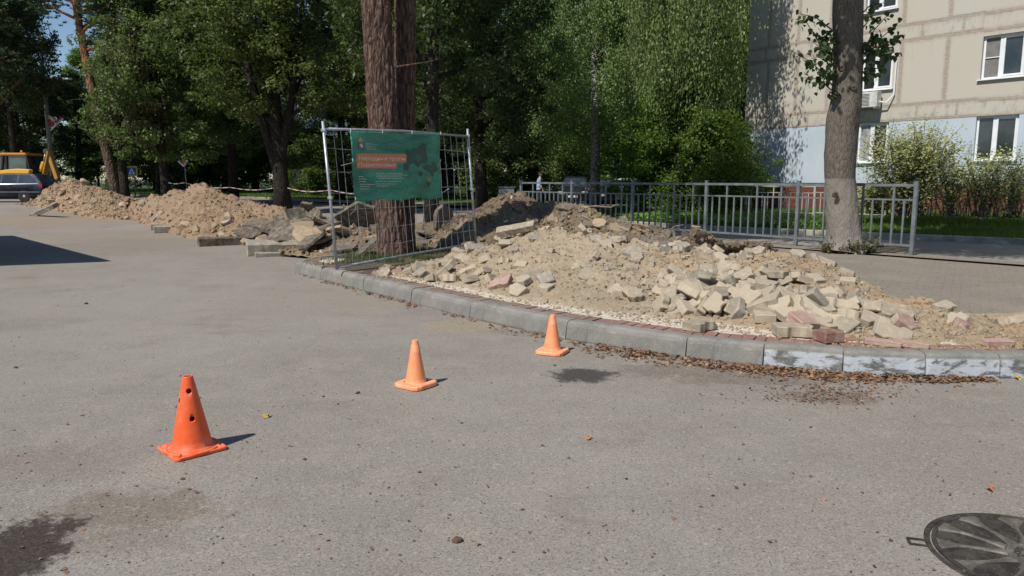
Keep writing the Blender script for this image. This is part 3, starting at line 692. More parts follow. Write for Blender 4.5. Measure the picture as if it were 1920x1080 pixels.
h2 = Heap([(205,402),(245,414),(290,428),(340,443),(390,452),(450,458),(510,462),(575,462)],
 [(235,376,29),(285,368,27.5),(335,357,26),(380,347,24.5),(430,368,23),(490,386,21.5),(550,398,20.5),(600,420,19.5)],
 [1.5,2.5,3,3,3,2.5,2,1.5], base=.02, seed=3, rough=.06, lump=.16, prof=1.15)
e2 = empty('earth_heap', h2.pt(3, .5), 0, 'tall brown earth heap studded with concrete lumps, second from the parked wagon', 'earth heap', 'earth heaps on the road')
attach(link('soil', h2.mesh(240, 70), M['brownsoil']), e2); attach(h2.clods(3000, .015, .09, M['brownsoil'], None, RS), e2)
h1 = Heap([(30,399),(70,402),(120,407),(180,413),(230,414),(280,412)],
 [(55,392,37),(100,350,36),(135,338,35),(180,352,33.5),(225,366,32),(275,386,30.5)],
 [1,2.5,3,3,2.5,1], base=.02, seed=4, rough=.065, lump=.18, prof=1.15)
e1 = empty('earth_heap', h1.pt(2.5, .5), 0, 'farthest brown earth heap, right beside the dark parked wagon', 'earth heap', 'earth heaps on the road')
attach(link('soil', h1.mesh(200, 60), M['brownsoil']), e1); attach(h1.clods(2600, .02, .11, M['brownsoil'], None, RS), e1)
h3 = Heap([(520,470),(570,474),(640,484),(700,488),(760,470),(850,462)],
 [(530,430,19),(580,414,18.6),(640,412,18),(700,420,17.5),(770,420,17.5),(850,415,17)],
 [1,1.5,1.6,1.6,1.6,1], base=.12, seed=5, rough=.07, lump=.12, prof=1.1)
e3 = empty('earth_heap', h3.pt(2.5, .5), 0, 'low grey earth bank under the torn asphalt slabs behind the pine trunk', 'earth heap')
attach(link('soil', h3.mesh(160, 50), M['darksoil']), e3); attach(h3.clods(1600, .02, .09, M['brownsoil'], None, RS), e3)
# ---------------------------------------------------------------- block meshes
def jag(poly, r, a=.004):
    return [(x+r.uniform(-a, a), y+r.uniform(-a, a)) for x, y in poly]
DB = [(-.125,-.085),(-.055,-.085),(-.03,-.062),(.03,-.062),(.055,-.085),(.125,-.085),(.125,.085),(.055,.085),(.03,.062),(-.03,.062),(-.055,.085),(-.125,.085)]
DH = [(-.125,-.085),(-.055,-.085),(-.03,-.062),(.01,-.058),(.022,-.02),(.005,.02),(.018,.06),(-.03,.062),(-.055,.085),(-.125,.085)]
RC = [(-.1,-.05),(.1,-.05),(.1,.05),(-.1,.05)]
SQ = [(-.085,-.075),(.08,-.075),(.08,.075),(-.085,.075)]
TR = [(-.11,-.08),(.07,-.085),(.12,-.01),(.03,.08),(-.1,.06)]
def blockmesh(poly, th, seed, sub=True):
    r = random.Random(seed); m = MB(); m.prism(jag(poly, r, .005), 0, th); me = m.mesh('block', False, .006, 1)
    bm = bmesh.new(); bm.from_mesh(me)
    if sub: bmesh.ops.triangulate(bm, faces=bm.faces); bmesh.ops.subdivide_edges(bm, edges=[e for e in bm.edges if e.calc_length() > .05], cuts=2)
    for v in bm.verts:
        q = Vector(v.co)*16+Vector((seed*3, 0, 0)); v.co += noise.noise_vector(q)*.0032
    # knock one corner off
    c = Vector((r.choice((-1, 1))*.12, r.choice((-1, 1))*.08, th*r.choice((0, 1))))
    for v in bm.verts:
        d = (v.co-c).length
        if d < .045: v.co += (Vector((0, 0, th/2))-v.co)*(.045-d)*7
    bm.to_mesh(me); bm.free(); return me
def chunkmesh(seed, fx=1, fy=.8, fz=.55, npt=13):
    r = random.Random(seed); bm = bmesh.new()
    for k in range(npt):
        v = Vector((r.gauss(0, 1), r.gauss(0, 1), r.gauss(0, 1))).normalized()
        bm.verts.new((v.x*.5*fx*r.uniform(.8, 1.1), v.y*.5*fy*r.uniform(.8, 1.1), v.z*.5*fz*r.uniform(.8, 1.1)))
    h = bmesh.ops.convex_hull(bm, input=bm.verts)
    bmesh.ops.delete(bm, geom=list({g for g in h['geom_interior']+h['geom_unused'] if isinstance(g, bmesh.types.BMVert)}), context='VERTS')
    me = bpy.data.meshes.new('chunk'); bm.to_mesh(me); bm.free(); return me
def slabmesh(seed, th=.09):
    r = random.Random(seed); n = r.randint(6, 9); poly = []
    for k in range(n):
        a = 2*PI*(k+r.uniform(-.25, .25))/n; q = r.uniform(.34, .56); poly.append((q*math.cos(a)*1.2, q*math.sin(a)*.8))
    m = MB(); m.prism(poly, 0, th); me = m.mesh('slab', False, .008, 1); bm = bmesh.new(); bm.from_mesh(me)
    bmesh.ops.triangulate(bm, faces=bm.faces); bmesh.ops.subdivide_edges(bm, edges=[e for e in bm.edges if e.calc_length() > .15], cuts=3); bmesh.ops.triangulate(bm, faces=bm.faces)
    for v in bm.verts: v.co += noise.noise_vector(Vector(v.co)*7+Vector((seed, 0, 0)))*.03+Vector((0, 0, .05*noise.noise(Vector((v.co.x*1.6+seed, v.co.y*1.6, 0)))))
    bm.to_mesh(me); bm.free(); return me
BLK = {'whole': [blockmesh(DB, .075, k) for k in range(4)], 'half': [blockmesh(DH, .075, 10+k) for k in range(4)], 'square': [blockmesh(SQ, .07, 20+k) for k in range(3)],
       'corner': [blockmesh(TR, .07, 30+k) for k in range(3)], 'brick': [blockmesh(RC, .065, 40+k) for k in range(3)]}
CHK = [chunkmesh(k, 1, .8, .5+.05*k) for k in range(8)]; SLB = [slabmesh(k) for k in range(8)]
def matcopy(mesh_, m):
    key = (mesh_.name, m.name)
    if key not in MC:
        q = mesh_.copy(); q.materials.clear(); q.materials.append(m); MC[key] = q
    return MC[key]
MC = {}; USED = {}
def place(name, mesh_, m, loc, nrm, spin, tilt, scale, label, cat, group):
    o = bpy.data.objects.new(name, matcopy(mesh_, m)); C.objects.link(o)
    q = nrm.to_track_quat('Z', 'Y').to_matrix().to_4x4() @ Euler((0, 0, spin)).to_matrix().to_4x4() @ Euler((tilt, tilt*.6, 0)).to_matrix().to_4x4()
    o.matrix_world = Matrix.Translation(loc) @ q @ Matrix.Diagonal((*([scale]*3 if not hasattr(scale, '__len__') else scale), 1))
    return tag(o, label, cat, group)
ZONE = [(780, 'beside the pine foot'), (860, 'under the fence post'), (930, 'below the fence end'), (1000, 'left of smallest cone'),
        (1080, 'behind smallest cone'), (1150, 'right of smallest cone'), (1220, 'left of dense pile'), (1290, 'dense pile left side'), (1350, 'dense pile middle'),
        (1420, 'dense pile right side'), (1480, 'behind first whitewashed kerb'), (1550, 'before the linden'), (1620, 'behind second whitewashed kerb'), (1700, 'where sand runs low'), (1780, 'by orange sand hollow'), (1860, 'near sand right end'), (9999, 'at right photo edge')]
def topx(p):
    d = p-Vector((0, 0, CH)); fw = d.y*math.cos(PITCH)-d.z*math.sin(PITCH); up = d.y*math.sin(PITCH)+d.z*math.cos(PITCH)
    return 960+FPX*d.x/fw, 540-FPX*up/fw
KINDW = {'whole': 'bone-shaped paver', 'half': 'broken half paver', 'square': 'square paver', 'corner': 'wedge paver', 'brick': 'paving brick'}
def block(u, t, kind, col='tan', spin=None, tilt=None, dz=0, sc_=1.12, sink=.008):
    u = max(.02, min(sand.n-.02, u)); p = sand.pt(u, t); n = sand.normal(u, t)
    spin = rr.uniform(0, 2*PI) if spin is None else spin; tilt = rr.gauss(0, .5) if tilt is None else tilt
    n = (n+Vector((rr.gauss(0, .22), rr.gauss(0, .22), 0))).normalized()
    px = topx(p)[0]; z = next(b for a, b in ZONE if px < a)
    row = ('slope foot' if t < .18 else 'lower slope' if t < .45 else 'upper slope' if t < .82 else 'on crest')
    pose = 'flat' if abs(tilt) < .22 else 'tilted' if abs(tilt) < .6 else 'upended'
    if t < .08 and dz == 0: p.z = max(p.z, .19)
    mm = {'tan': M['block'], 'grey': M['blockgrey'], 'red': M['blockred'], 'pink': M['blockpink']}[col]
    label = f'{pose} {col} {KINDW[kind]}, {row}, {z}'
    return place('paving_block', rr.choice(BLK[kind]), mm, p+Vector((0, 0, dz-sink)), n, spin, tilt, sc_*rr.uniform(.93, 1.08), label, 'paving block', 'loose pavers on the sand heap')
kinds = ['whole']*3+['half']*6+['square']*3+['corner']*2+['brick']
# left foot group beneath the fence
for u, t in [(.15,.3),(.35,.1),(.55,.5),(.75,.2),(.9,.6),(1.05,.15),(1.2,.5),(1.3,.05),(1.45,.7),(1.5,.3),(1.7,.1),(1.75,.6),(1.9,.35),(2.0,.08),(2.1,.7),(2.2,.3),(2.3,.5),(2.35,.15),(2.5,.75),(2.55,.4),(2.6,.1),(2.75,.6),(2.8,.9),(2.3,.95),(1.9,.9),(1.6,.95),(2.9,.05),(3.0,.15),(3.15,.22),(3.3,.1),(3.4,.2)]:
    block(u, t, rr.choice(kinds), 'tan' if rr.random() < .75 else ('grey' if rr.random() < .8 else 'pink'))
for k in range(30):       # scattered on the middle slope
    block(rr.uniform(2.8, 5.6), rr.uniform(.15, .95), rr.choice(kinds), 'tan' if rr.random() < .8 else 'grey', sc_=1.0, sink=.045)
for k in range(132):      # dense pile
    u = rr.gauss(7.0, 1.0); t = abs(rr.gauss(.04, .30))
    if t > 1.05: t = rr.uniform(0, .5)
    t += .05
    block(u, t, rr.choice(kinds), 'tan' if rr.random() < .86 else 'grey', dz=rr.choice((0, 0, .03, .07)) if t < .6 and abs(u-7) < 1.3 else 0, sc_=1.2 if t < .4 else 1.05)
for k in range(20):       # crest stones
    block(rr.uniform(3.2, 8.3), rr.uniform(.85, 1.1), rr.choice(kinds), 'tan', sc_=.95)
for k in range(13):
    block(rr.uniform(8.3, 10.2), rr.uniform(.1, 1.0), rr.choice(kinds), rr.choice(('tan', 'tan', 'tan', 'tan', 'tan', 'pink', 'grey')), sink=.035)
for k in range(9):
    block(rr.uniform(10.3, 13), rr.uniform(.5, 1.15), rr.choice(kinds), rr.choice(('tan', 'tan', 'grey', 'grey', 'pink')), sink=.03)
def at(px, py, z, kind, col, spin, label, sc_=1.25, tilt=(0, 0), m=None, cat='paving block', name='paving_block'):
    p = G(px, py, z); o = bpy.data.objects.new(name, matcopy(BLK[kind][0], m or {'tan': M['block'], 'red': M['blockred'], 'pink': M['blockpink'], 'grey': M['blockgrey']}[col])); C.objects.link(o)
    o.location = p; o.rotation_euler = (tilt[0], tilt[1], spin); o.scale = (sc_,)*3 if not hasattr(sc_, '__len__') else sc_
    return tag(o, label, cat, 'loose pavers on the sand heap')
at(1486, 629, .192, 'whole', 'tan', -.08, 'whole bone-shaped tan paver lying foremost on the red bricks behind the first whitewashed kerb stone', 1.3)
at(1553, 640, .192, 'square', 'red', .3, 'dull red block lying alone on the edging right of the foremost bone-shaped paver', (1.2, 1.1, 1.35))
at(1312, 618, .192, 'whole', 'tan', .75, 'tan paver pointing at the kerb at the left front of the dense pile', 1.15)
at(1372, 588, .24, 'whole', 'tan', 1.45, 'large pale bone-shaped paver leaning upright in the middle of the dense pile', 1.3, (.45, 0))
at(1226, 583, .193, 'brick', 'tan', .05, 'long flat tan brick on the pale paving left of the dense pile', (1.3, 1.0, 1.0))
at(1278, 586, .193, 'brick', 'tan', -.1, 'second flat tan brick on the pale paving, touching the dense pile', (1.0, 1.0, .95))
at(1505, 612, .23, 'corner', 'pink', .4, 'rounded pink paver fragment behind the foremost bone-shaped paver', 1.5, (.35, .1))
at(1655, 647, .192, 'brick', 'pink', -.35, 'pink slanting brick lying along the kerb, left one of the pair', (1.4, 1.0, .7), (.03, .05))
at(1708, 650, .192, 'brick', 'pink', -.3, 'pink slanting brick lying along the kerb, right one of the pair', (1.3, 1.0, .7), (.03, .06))
at(1870, 648, .192, 'brick', 'pink', .05, 'pale pink brick half buried in sand at the right edge above the kerb', (1.2, .9, .8), (.1, 0))
at(1610, 641, .165, 'brick', 'red', .1, 'sunken red brick beside the lone red block', (1.2, 1.0, .5))
# big flat pieces on the sand
def onheap(hp, u, t, mesh_, m, spin, tilt, scale, label, name, cat, group=None, dz=0):
    p = hp.pt(u, t)+Vector((0, 0, dz)); return place(name, mesh_, m, p, hp.normal(u, t), spin, tilt, scale, label, cat, group)
kb = MB(); kb.box(-.5, .5, -.09, .09, 0, .17); kbm = kb.mesh('kerbpiece', False, .015, 1)
bm = bmesh.new(); bm.from_mesh(kbm); bmesh.ops.subdivide_edges(bm, edges=[e for e in bm.edges if e.calc_length() > .3], cuts=9); bmesh.ops.triangulate(bm, faces=bm.faces)
for v in bm.verts: v.co += noise.noise_vector(v.co*9)*.014
bm.to_mesh(kbm); bm.free()
o = place('concrete_post', kbm, M['block'], V(968, 434, 11.7), Vector((-.1, -.55, 1)).normalized(), -.05, 0, (.62, .9, .6), 'long pale concrete bar lying on the left shoulder of the sand heap', 'concrete bar', None)
o.rotation_euler.y -= .22
onheap(sand, 5.0, .72, slabmesh(41, .05), M['blockgrey'], .9, .1, (.34, .36, 1), 'flat pale square slab lying on the upper slope of the sand heap', 'paving_slab', 'paving slab', dz=.02)
for (px, py, L, ang, wd, lab) in [(528, 476, 1.40, -.08, 3.0, 'thick grey concrete kerb block lying left of the mesh fence'), (420, 460, 1.15, .05, 1.2, 'dark dirty kerb block lying in front of the asphalt slabs, left of the thick one'),
       (322, 436, .95, -.05, 1.2, 'pale kerb block at the foot of the tall earth heap'), (372, 440, .62, .3, 1.3, 'short tilted kerb block at the foot of the tall earth heap'), (300, 431, .5, -.1, 1.1, 'short kerb block leftmost at the foot of the tall heap'),
       (512, 481, .7, -.1, .8, 'thin broken concrete piece on the road before the thick kerb block')]:
    place('broken_kerb_block', kbm, M['blockgrey'] if 'dark' not in lab else M['oldasphalt'], G(px, py, 0), Vector((.03, -.06, 1)).normalized(), ang, .03, (L, wd, 1.55 if wd > 2.5 else 1.15 if wd > 1 else .5), lab, 'kerb block', 'broken kerb blocks on the road')
place('broken_kerb_block', kbm, M['blockgrey'], G(85, 398, .3), Vector((-.45, -.3, 1)).normalized(), .55, 0, (1.6, 1.6, 1), 'long kerb block sliding off the farthest heap near the wagon', 'kerb block', 'broken kerb blocks on the road')
# asphalt slabs
def zs(px, Z): return next(b for a, b in Z if px < a)
ZS = [(500, 'beside the tall heap'), (560, 'slab pile left end'), (610, 'behind thick kerb block'), (660, 'behind left fence post'), (720, 'left of pine trunk'), (800, 'right of pine trunk'), (9999, 'below dark heap')]
def pose(t): return 'flat' if abs(t) < .3 else 'tilted' if abs(t) < .7 else 'upright'
for k in range(42):
    u = rr.uniform(0, 3.9) if k < 38 else rr.uniform(3.9, 5); t = rr.uniform(.05, 1.1); ti = rr.gauss(0, .5); s_ = rr.uniform(.45, 1.15)*(.8 if t < .3 else 1)
    p = h3.pt(u, t); px = topx(p)[0]
    place('asphalt_slab', rr.choice(SLB), M['oldasphalt'] if rr.random() < .85 else M['rubble'], p+Vector((0, 0, rr.uniform(-.02, .12))), h3.normal(u, t), rr.uniform(0, 6.28), ti, s_,
          f'{pose(ti)} {"large" if s_ > .8 else "small"} asphalt slab, {"low" if t < .4 else "midway" if t < .75 else "on top"}, {zs(px, ZS)}', 'asphalt slab', 'torn asphalt slabs in the pile')
for k, (px, py, s_, ti, lab) in enumerate([(575, 404, .95, 1.0, 'upright grey slab sticking up highest from the slab pile'), (600, 412, .8, .8, 'grey slab leaning right beside the highest one'), (495, 415, 1.0, .5, 'dark slab leaning on the right foot of the tall brown heap'),
       (650, 415, 1.2, .9, 'big dark rounded slab standing behind the mesh left of the pine'), (540, 425, 1.1, .35, 'long dark slab lying across the pile left of the mesh'), (470, 425, .6, .3, 'dark square slab piece low on the tall heap flank'), (615, 455, .9, .2, 'brown slab lying at the pile foot beside the fence post')]):
    place('asphalt_slab', SLB[k % 8], M['oldasphalt'], V(px, py+12, 18.4-.1*k), Vector((.1, -.5, .8)).normalized(), k*1.3, ti*.6, s_, lab, 'asphalt slab', 'torn asphalt slabs in the pile')
ZD = [(900, 'dark heap left end'), (1000, 'near dark heap peak'), (1100, 'right of dark peak'), (1200, 'behind the sand crest'), (1320, 'dark heap right tail'), (9999, 'by the railing foot')]
for k in range(26):
    u = rr.uniform(2.2, 7.9); t = rr.uniform(.5, .93); ti = rr.gauss(0, .25); s_ = rr.uniform(.22, .55); p = dark.pt(u, t); px = topx(p)[0]
    place('asphalt_slab', rr.choice(SLB), M['oldasphalt'] if rr.random() < .75 else M['rubble'], p+Vector((0, 0, rr.uniform(-.03, .04))), dark.normal(u, t), rr.uniform(0, 6.28), ti, s_,
          f'{pose(ti)} {"large" if s_ > .5 else "small"} torn asphalt piece, {"low" if t < .7 else "high"}, {zs(px, ZD)}', 'asphalt slab', 'torn asphalt on the dark heap')
# rubble lumps on the two far heaps
def lumps(hp, n, smin, smax, where, grp):
    for k in range(n):
        u = rr.uniform(.1, hp.n-.1); t = abs(rr.gauss(.35, .35)); t = min(t, 1.15); s_ = smin+(smax-smin)*rr.random()**2; p = hp.pt(u, t); q = u/hp.n
        place('concrete_lump', rr.choice(CHK) if rr.random() < .6 else rr.choice(BLK['half']), M['rubble'] if rr.random() < .6 else (M['block'] if rr.random() < .7 else M['blockgrey']), p+Vector((0, 0, s_*.1)), hp.normal(u, t), rr.uniform(0, 6.28), rr.gauss(0, .6),
              s_ if True else 1, f'{"big" if s_ > (smin+smax)/2 else "small"} lump, {"foot" if t < .2 else "lower slope" if t < .45 else "upper slope" if t < .8 else "top"} of {where}, {"left end" if q < .2 else "left part" if q < .4 else "middle" if q < .6 else "right part" if q < .8 else "right end"}', 'rubble lump', grp)
lumps(h1, 70, .15, .6, 'farthest heap', 'lumps on the farthest heap'); lumps(h2, 100, .12, .5, 'tall brown heap', 'lumps on the tall brown heap')
lumps(h3, 40, .1, .32, 'low bank', 'lumps on the low bank'); lumps(dark, 44, .08, .28, 'dark earth heap', 'lumps on the dark heap')
# roots in the dark heap
rt = MB(); r9 = random.Random(5)
for k in range(14):
    p = dark.pt(r9.uniform(4.2, 6.2), r9.uniform(.6, 1.0))+Vector((0, 0, .04)); d = Vector((.8, -.35, -.2)).normalized(); pts = [p]
    for j in range(6): d = (d+Vector((r9.gauss(0, .25), r9.gauss(0, .25), r9.gauss(0, .15)))).normalized(); p = p+d*.16; pts.append(p)
    rt.tube(pts, [.03*(1-j/8) for j in range(7)], 5)
tag(rt.build('tree_roots', simple('root_bark', (.25, .18, .115), .9, 0, .4, 9, .5)), 'tangled torn tree roots sticking out on the right side of the dark heap', 'roots')
# sidewalk crumbs and grit on asphalt
def kerby(x):
    for a, b in zip(K[1:], K[2:]):
        if a.x <= x <= b.x: return a.y+(b.y-a.y)*(x-a.x)/max(1e-6, b.x-a.x)
    return 5.75
P = []; sz = []
for k in range(1300):
    u = rr.uniform(0, 13); f = sand.pt(u, 0); d = abs(rr.gauss(0, .22)); P.append((f.x+rr.gauss(0, .1), max(f.y-d, kerby(f.x)+.21), .189)); sz.append(.006+.02*rr.random()**3)
tag(link('gravel', clods('gravel', np.array(P), np.array(sz), RS), M['sand']), 'sand crumbs strewn over the paving in front of the heap', 'gravel', kind='stuff')
P = []; sz = []
for k in range(1700):
    q = rr.random(); px = rr.uniform(-60, 1980); py = 330+(1080-400)*rr.random()**1.1+95; p = G(px, py)
    if p.y > 30 or (p.x > -4 and p.y > 5.4 and not any(0 for _ in ())): 
        # keep grit off the island
        pp = Vector((p.x, p.y))
        ins = False
        for a, b in zip(K[1:], K[2:]):
            if a.x <= p.x <= b.x: ins = p.y > a.y+(b.y-a.y)*(p.x-a.x)/max(1e-6, b.x-a.x)-.02
        if ins or p.x > K[-1].x: continue
    P.append((p.x, p.y, .002+rise(p.x, p.y))); sz.append((.003+.007*rr.random()**4)*(1+.05*p.y))
tag(link('grit', clods('grit', np.array(P), np.array(sz), RS, .6), simple('dark_grit', (.13, .105, .08), .95, 0, .6, 3)), 'fine dark grit and crumbs scattered over the asphalt', 'grit', kind='stuff')
# leaf litter along the kerb foot
P = []; N = []; sz = []
def litter(px0, px1, n, spread, up=.02):
    for k in range(n):
        s_ = rr.random(); px = px0+(px1-px0)*s_
        # find kerb point
        i = max(0, min(len(KP)-2, next((j for j in range(len(KP)-1) if px < KP[j+1][0]), 0))); f = (px-KP[i][0])/(KP[i+1][0]-KP[i][0])
        a = G(*KP[i]).lerp(G(*KP[i+1]), f); t = (G(*KP[i+1])-G(*KP[i])).normalized(); nn_ = Vector((t.y, -t.x, 0))
        clump = .5+.5*noise.noise(Vector((a.x*2.3, a.y*2.3, 5)))
        d = abs(rr.gauss(0, spread))*(.35+clump)
        if noise.noise(Vector((a.x*4.3, a.y*4.3+d*6, 9))) < -.05 and rr.random() < .75: continue
        p = a+nn_*(d+.02)+t*rr.gauss(0, .03)
        P.append((p.x, p.y, .006+up*rr.random()*math.exp(-d/.12))); N.append((rr.gauss(0, .4), rr.gauss(0, .4), 1)); sz.append(.016+.042*rr.random()**1.6)
litter(560, 690, 160, .06, .01); litter(690, 800, 230, .07, .01); litter(840, 900, 90, .05, .01); litter(940, 1150, 220, .12, .01); litter(1130, 1420, 2300, .15, .018); litter(1400, 1620, 2500, .15, .018); litter(1600, 1850, 1500, .10, .018)
for k in range(420):   # straggling patch in front of the painted stones
    p = G(rr.gauss(1560, 75), rr.gauss(738, 11)); P.append((p.x, p.y, .006)); N.append((rr.gauss(0, .4), rr.gauss(0, .4), 1)); sz.append(rr.uniform(.012, .035))
for k in range(260):
    p = G(rr.uniform(0, 1900), 480+rr.random()*600)
    if p.x > -3 and p.y > 5.3: continue
    P.append((p.x, p.y, .006)); N.append((rr.gauss(0, .5), rr.gauss(0, .5), 1)); sz.append(rr.uniform(.012, .03))
tag(link('leaf_litter', leaves('leaf_litter', np.array(P), np.array(N), np.array(sz), RS, RH*np.array([1, 1, 1.8]), RS.random(len(P))), M['litter']), 'brown dead leaves gathered along the foot of the kerb', 'dead leaves', kind='stuff')
# single bits on the road
def bit(px, py, s_, lab, m, seed, cat='clod'):
    p = G(px, py); me = chunkmesh(seed, 1, .8, .45, 22); o = link('earth_clod' if cat == 'clod' else 'pebble', me, m); o.location = (p.x, p.y, s_*.15); o.scale = (s_, s_, s_); o.rotation_euler = (0, 0, seed); tag(o, lab, cat)
for i, (px, py, s_, lab) in enumerate([(858, 1015, .06, 'crumbled brown clod on the asphalt near the bottom middle'), (671, 738, .045, 'dark clod on the asphalt just left of the middle cone'), (30, 690, .04, 'small dark clod near the left edge of the road'),
     (1520, 802, .025, 'tiny dark crumb on the asphalt right of the middle'), (162, 570, .06, 'dark crumb on the asphalt at the upper left'), (606, 744, .028, 'small clod left of the clod beside the middle cone'), (342, 899, .03, 'dark clod on the asphalt below the front cone'), (634, 758, .022, 'tiny clod below the clod pair by the middle cone'),
     (1040, 686, .035, 'small black lump at the edge of the oily spot')]):
    bit(px, py, s_, lab, simple('clod_brown', (.10, .065, .045), .95, 0, .4, 30), 60+i)
for i, (px, py, s_, lab, col) in enumerate([(497, 783, .055, 'curled yellow leaf lying between the front and middle cones', (.42, .30, .05)), (1101, 824, .045, 'single tan leaf on the asphalt below the smallest cone', (.50, .25, .11)), (1908, 712, .06, 'yellow leaf at the kerb foot by the right edge', (.62, .40, .07)), (1857, 921, .05, 'orange brown leaf above the manhole', (.42, .17, .07))]):
    p = G(px, py); rs_ = np.random.default_rng(i); me = leaves('leaf', np.array([[0, 0, .012], [.012, .01, .018]]), np.array([[.3, -.3, 1], [-.5, .2, 1]]), np.array([s_, s_*.7]), rs_, HEART*np.array([1, 1, 2.5])); o = link('fallen_leaf', me, simple('leaf_col', col, .6)); o.location = p; tag(o, lab, 'leaf')
# ================================================================ TREES
def limbs_mesh(seed, h, r0, z0, R, nl, lean=(0, 0), fork=0, top=.9, droop=0):
    r = random.Random(seed); mb = MB(); ends = []
    n = 12; tr = []; rad = []
    for i in range(n+1):
        f = i/n; z = h*top*f
        tr.append(Vector((lean[0]*z+.18*math.sin(z*.35+seed), lean[1]*z+.15*math.cos(z*.3+seed)-.15*math.cos(seed), z))); rad.append(r0*(1-.85*f**1.1)*(1.25 if i == 0 else 1))
    tr[0].z = -.3
    mb.tube(tr, rad, 12)
    def tp(z): f = max(0, min(.999, z/(h*top)))*n; i = int(f); return tr[i].lerp(tr[i+1], f-i)
    for (fx, fy, fz, fr) in (((-.34, -.1, 1.3, .62), (.30, -.05, 1.9, .55), (-.12, .25, 2.2, .5), (.5, .1, 3.0, .35)) if fork else ()):
        p = tp(fz); mb.tube([p, p+Vector((fx*.9, fy, 1.2)), p+Vector((fx*2.6, fy*2, 3.2)), p+Vector((fx*4.2, fy*3, 5.8)), p+Vector((fx*5.5, fy*4, 8.5))], [r0*fr, r0*fr*.95, r0*fr*.8, r0*fr*.55, r0*fr*.2], 10)
    for k in range(nl):
        f = (k+r.random())/nl; z = z0+(h*.92-z0)*f; a = k*2.4+r.uniform(-.5, .5); p = tp(z)
        env = R*math.sin(PI*min(1, (z-z0+.22*h)/(h-z0+.25*h))**.75)
        L = env*r.uniform(.7, 1.05); d = Vector((math.cos(a), math.sin(a), r.uniform(.25, .8))).normalized(); pts = [p]; q = p
        for j in range(6):
            d = (d+Vector((r.gauss(0, .12), r.gauss(0, .12), .05-droop*.08*j+r.gauss(0, .06)))).normalized(); q = q+d*L/6; pts.append(q)
            if j >= 1: ends.append((q, L))
        mb.tube(pts, [max(.012, r0*.34*(1-.7*f)*(1-j/7)) for j in range(7)], 5)
    return mb.mesh('trunk', True), ends
def crown_mesh(seed, ends, h, z0, R, ncl, lpc, ls, cr=.75, flat=.55, extra=.5, lean=(0, 0), birch=False, keep=None, tmpl=QD):
    rs = np.random.default_rng(seed); r = random.Random(seed); cen = []
    while len(cen) < ncl:
        if r.random() > extra and ends:
            e, L = r.choice(ends); c = e+Vector((r.gauss(0, .35), r.gauss(0, .35), r.gauss(0, .3)))
        else:
            a = r.uniform(0, 2*PI); f = r.random(); z = z0+(h-z0)*f; env = R*math.sin(PI*min(1, (f*.86+.14))**.75)*(1+.22*noise.noise(Vector((math.cos(a)*1.4, math.sin(a)*1.4, z*.5+seed))))
            q = env*r.random()**.38; c = Vector((q*math.cos(a)+lean[0]*z, q*math.sin(a)+lean[1]*z, z))
        if noise.noise(Vector((c.x*.6, c.y*.6, c.z*.6+seed))) < -.22: continue
        if keep and not keep(c): continue
        cen.append(c)
    cen = np.array([tuple(c) for c in cen]); n = ncl*lpc; ci = np.repeat(np.arange(ncl), lpc)
    size_cl = rs.uniform(.6, 1.3, ncl)[ci]
    if birch:
        st = rs.random(n); P = cen[ci]+rs.normal(size=(n, 3))*np.array([.16, .16, .1])+np.stack([np.zeros(n), np.zeros(n), -st*rs.uniform(.8, 2.6, ncl)[ci]], 1)
        sx = (np.floor(rs.random(n)*5)*1.7); P[:, 0] += .22*np.cos(sx*2+ci); P[:, 1] += .22*np.sin(sx*2+ci)
        N = rs.normal(size=(n, 3))*.8+np.array([-.3, -.6, .3])
    else:
        o = rs.normal(size=(n, 3)); o /= np.linalg.norm(o, axis=1, keepdims=True); o *= (rs.random(n)**.45)[:, None]
        P = cen[ci]+o*np.array([cr, cr, cr*flat])*size_cl[:, None]
        N = o*.7+np.array([0, 0, .75])+rs.normal(size=(n, 3))*.45
    sz = ls*rs.uniform(.65, 1.25, n)
    tint = np.clip(rs.random(n)*.6+.4*rs.random(ncl)[ci], 0, 1)
    return leaves('crown', P, N, sz, rs, tmpl, tint, down=np.array([0, 0, -1.]) if birch else None)
PROTO = {}
def broad(seed, h=16, R=4.6, z0=3.0, r0=.32, ncl=430, lpc=95, ls=.20, nl=22, lean=(0, 0), fork=0, **k):
    t, e = limbs_mesh(seed, h, r0, z0*.8, R, nl, lean, fork); return t, crown_mesh(seed, e, h, z0, R, ncl, lpc, ls, lean=lean, **k)
PROTO['A'] = broad(1); PROTO['B'] = broad(2, 15, 5, 2.2, .33, 470, 95, .20); PROTO['C'] = broad(3, 18, 4.2, 4.5, .3, 460, 95, .19)
PROTO['D'] = broad(8, 17, 5.4, 3.4, .4, 640, 110, .19, 26)
PROTO['E'] = broad(9, 17, 5.4, 4.4, .42, 620, 110, .19, 26, fork=1)
PROTO['far'] = broad(4, 18, 6, .8, .35, 520, 80, .26, 16); 
PROTO['low'] = broad(5, 6, 3.0, .2, .09, 230, 120, .15, 16, flat=.6, cr=.62, extra=.12)
PROTO['low2'] = broad(6, 5, 2.4, .1, .09, 190, 120, .15, 16, flat=.6, cr=.62, extra=.12)
t, e = limbs_mesh(21, 15, .24, 3.5, 3.6, 26, (.02, 0), droop=1); PROTO['birch'] = (t, crown_mesh(21, e, 15, 4.6, 3.7, 900, 90, .115, birch=True, extra=.35))
t, e = limbs_mesh(22, 13, .2, 3.0, 3.2, 24, (-.02, 0), droop=1); PROTO['birch2'] = (t, crown_mesh(22, e, 13, 4.6, 3.3, 800, 90, .115, birch=True, extra=.35))
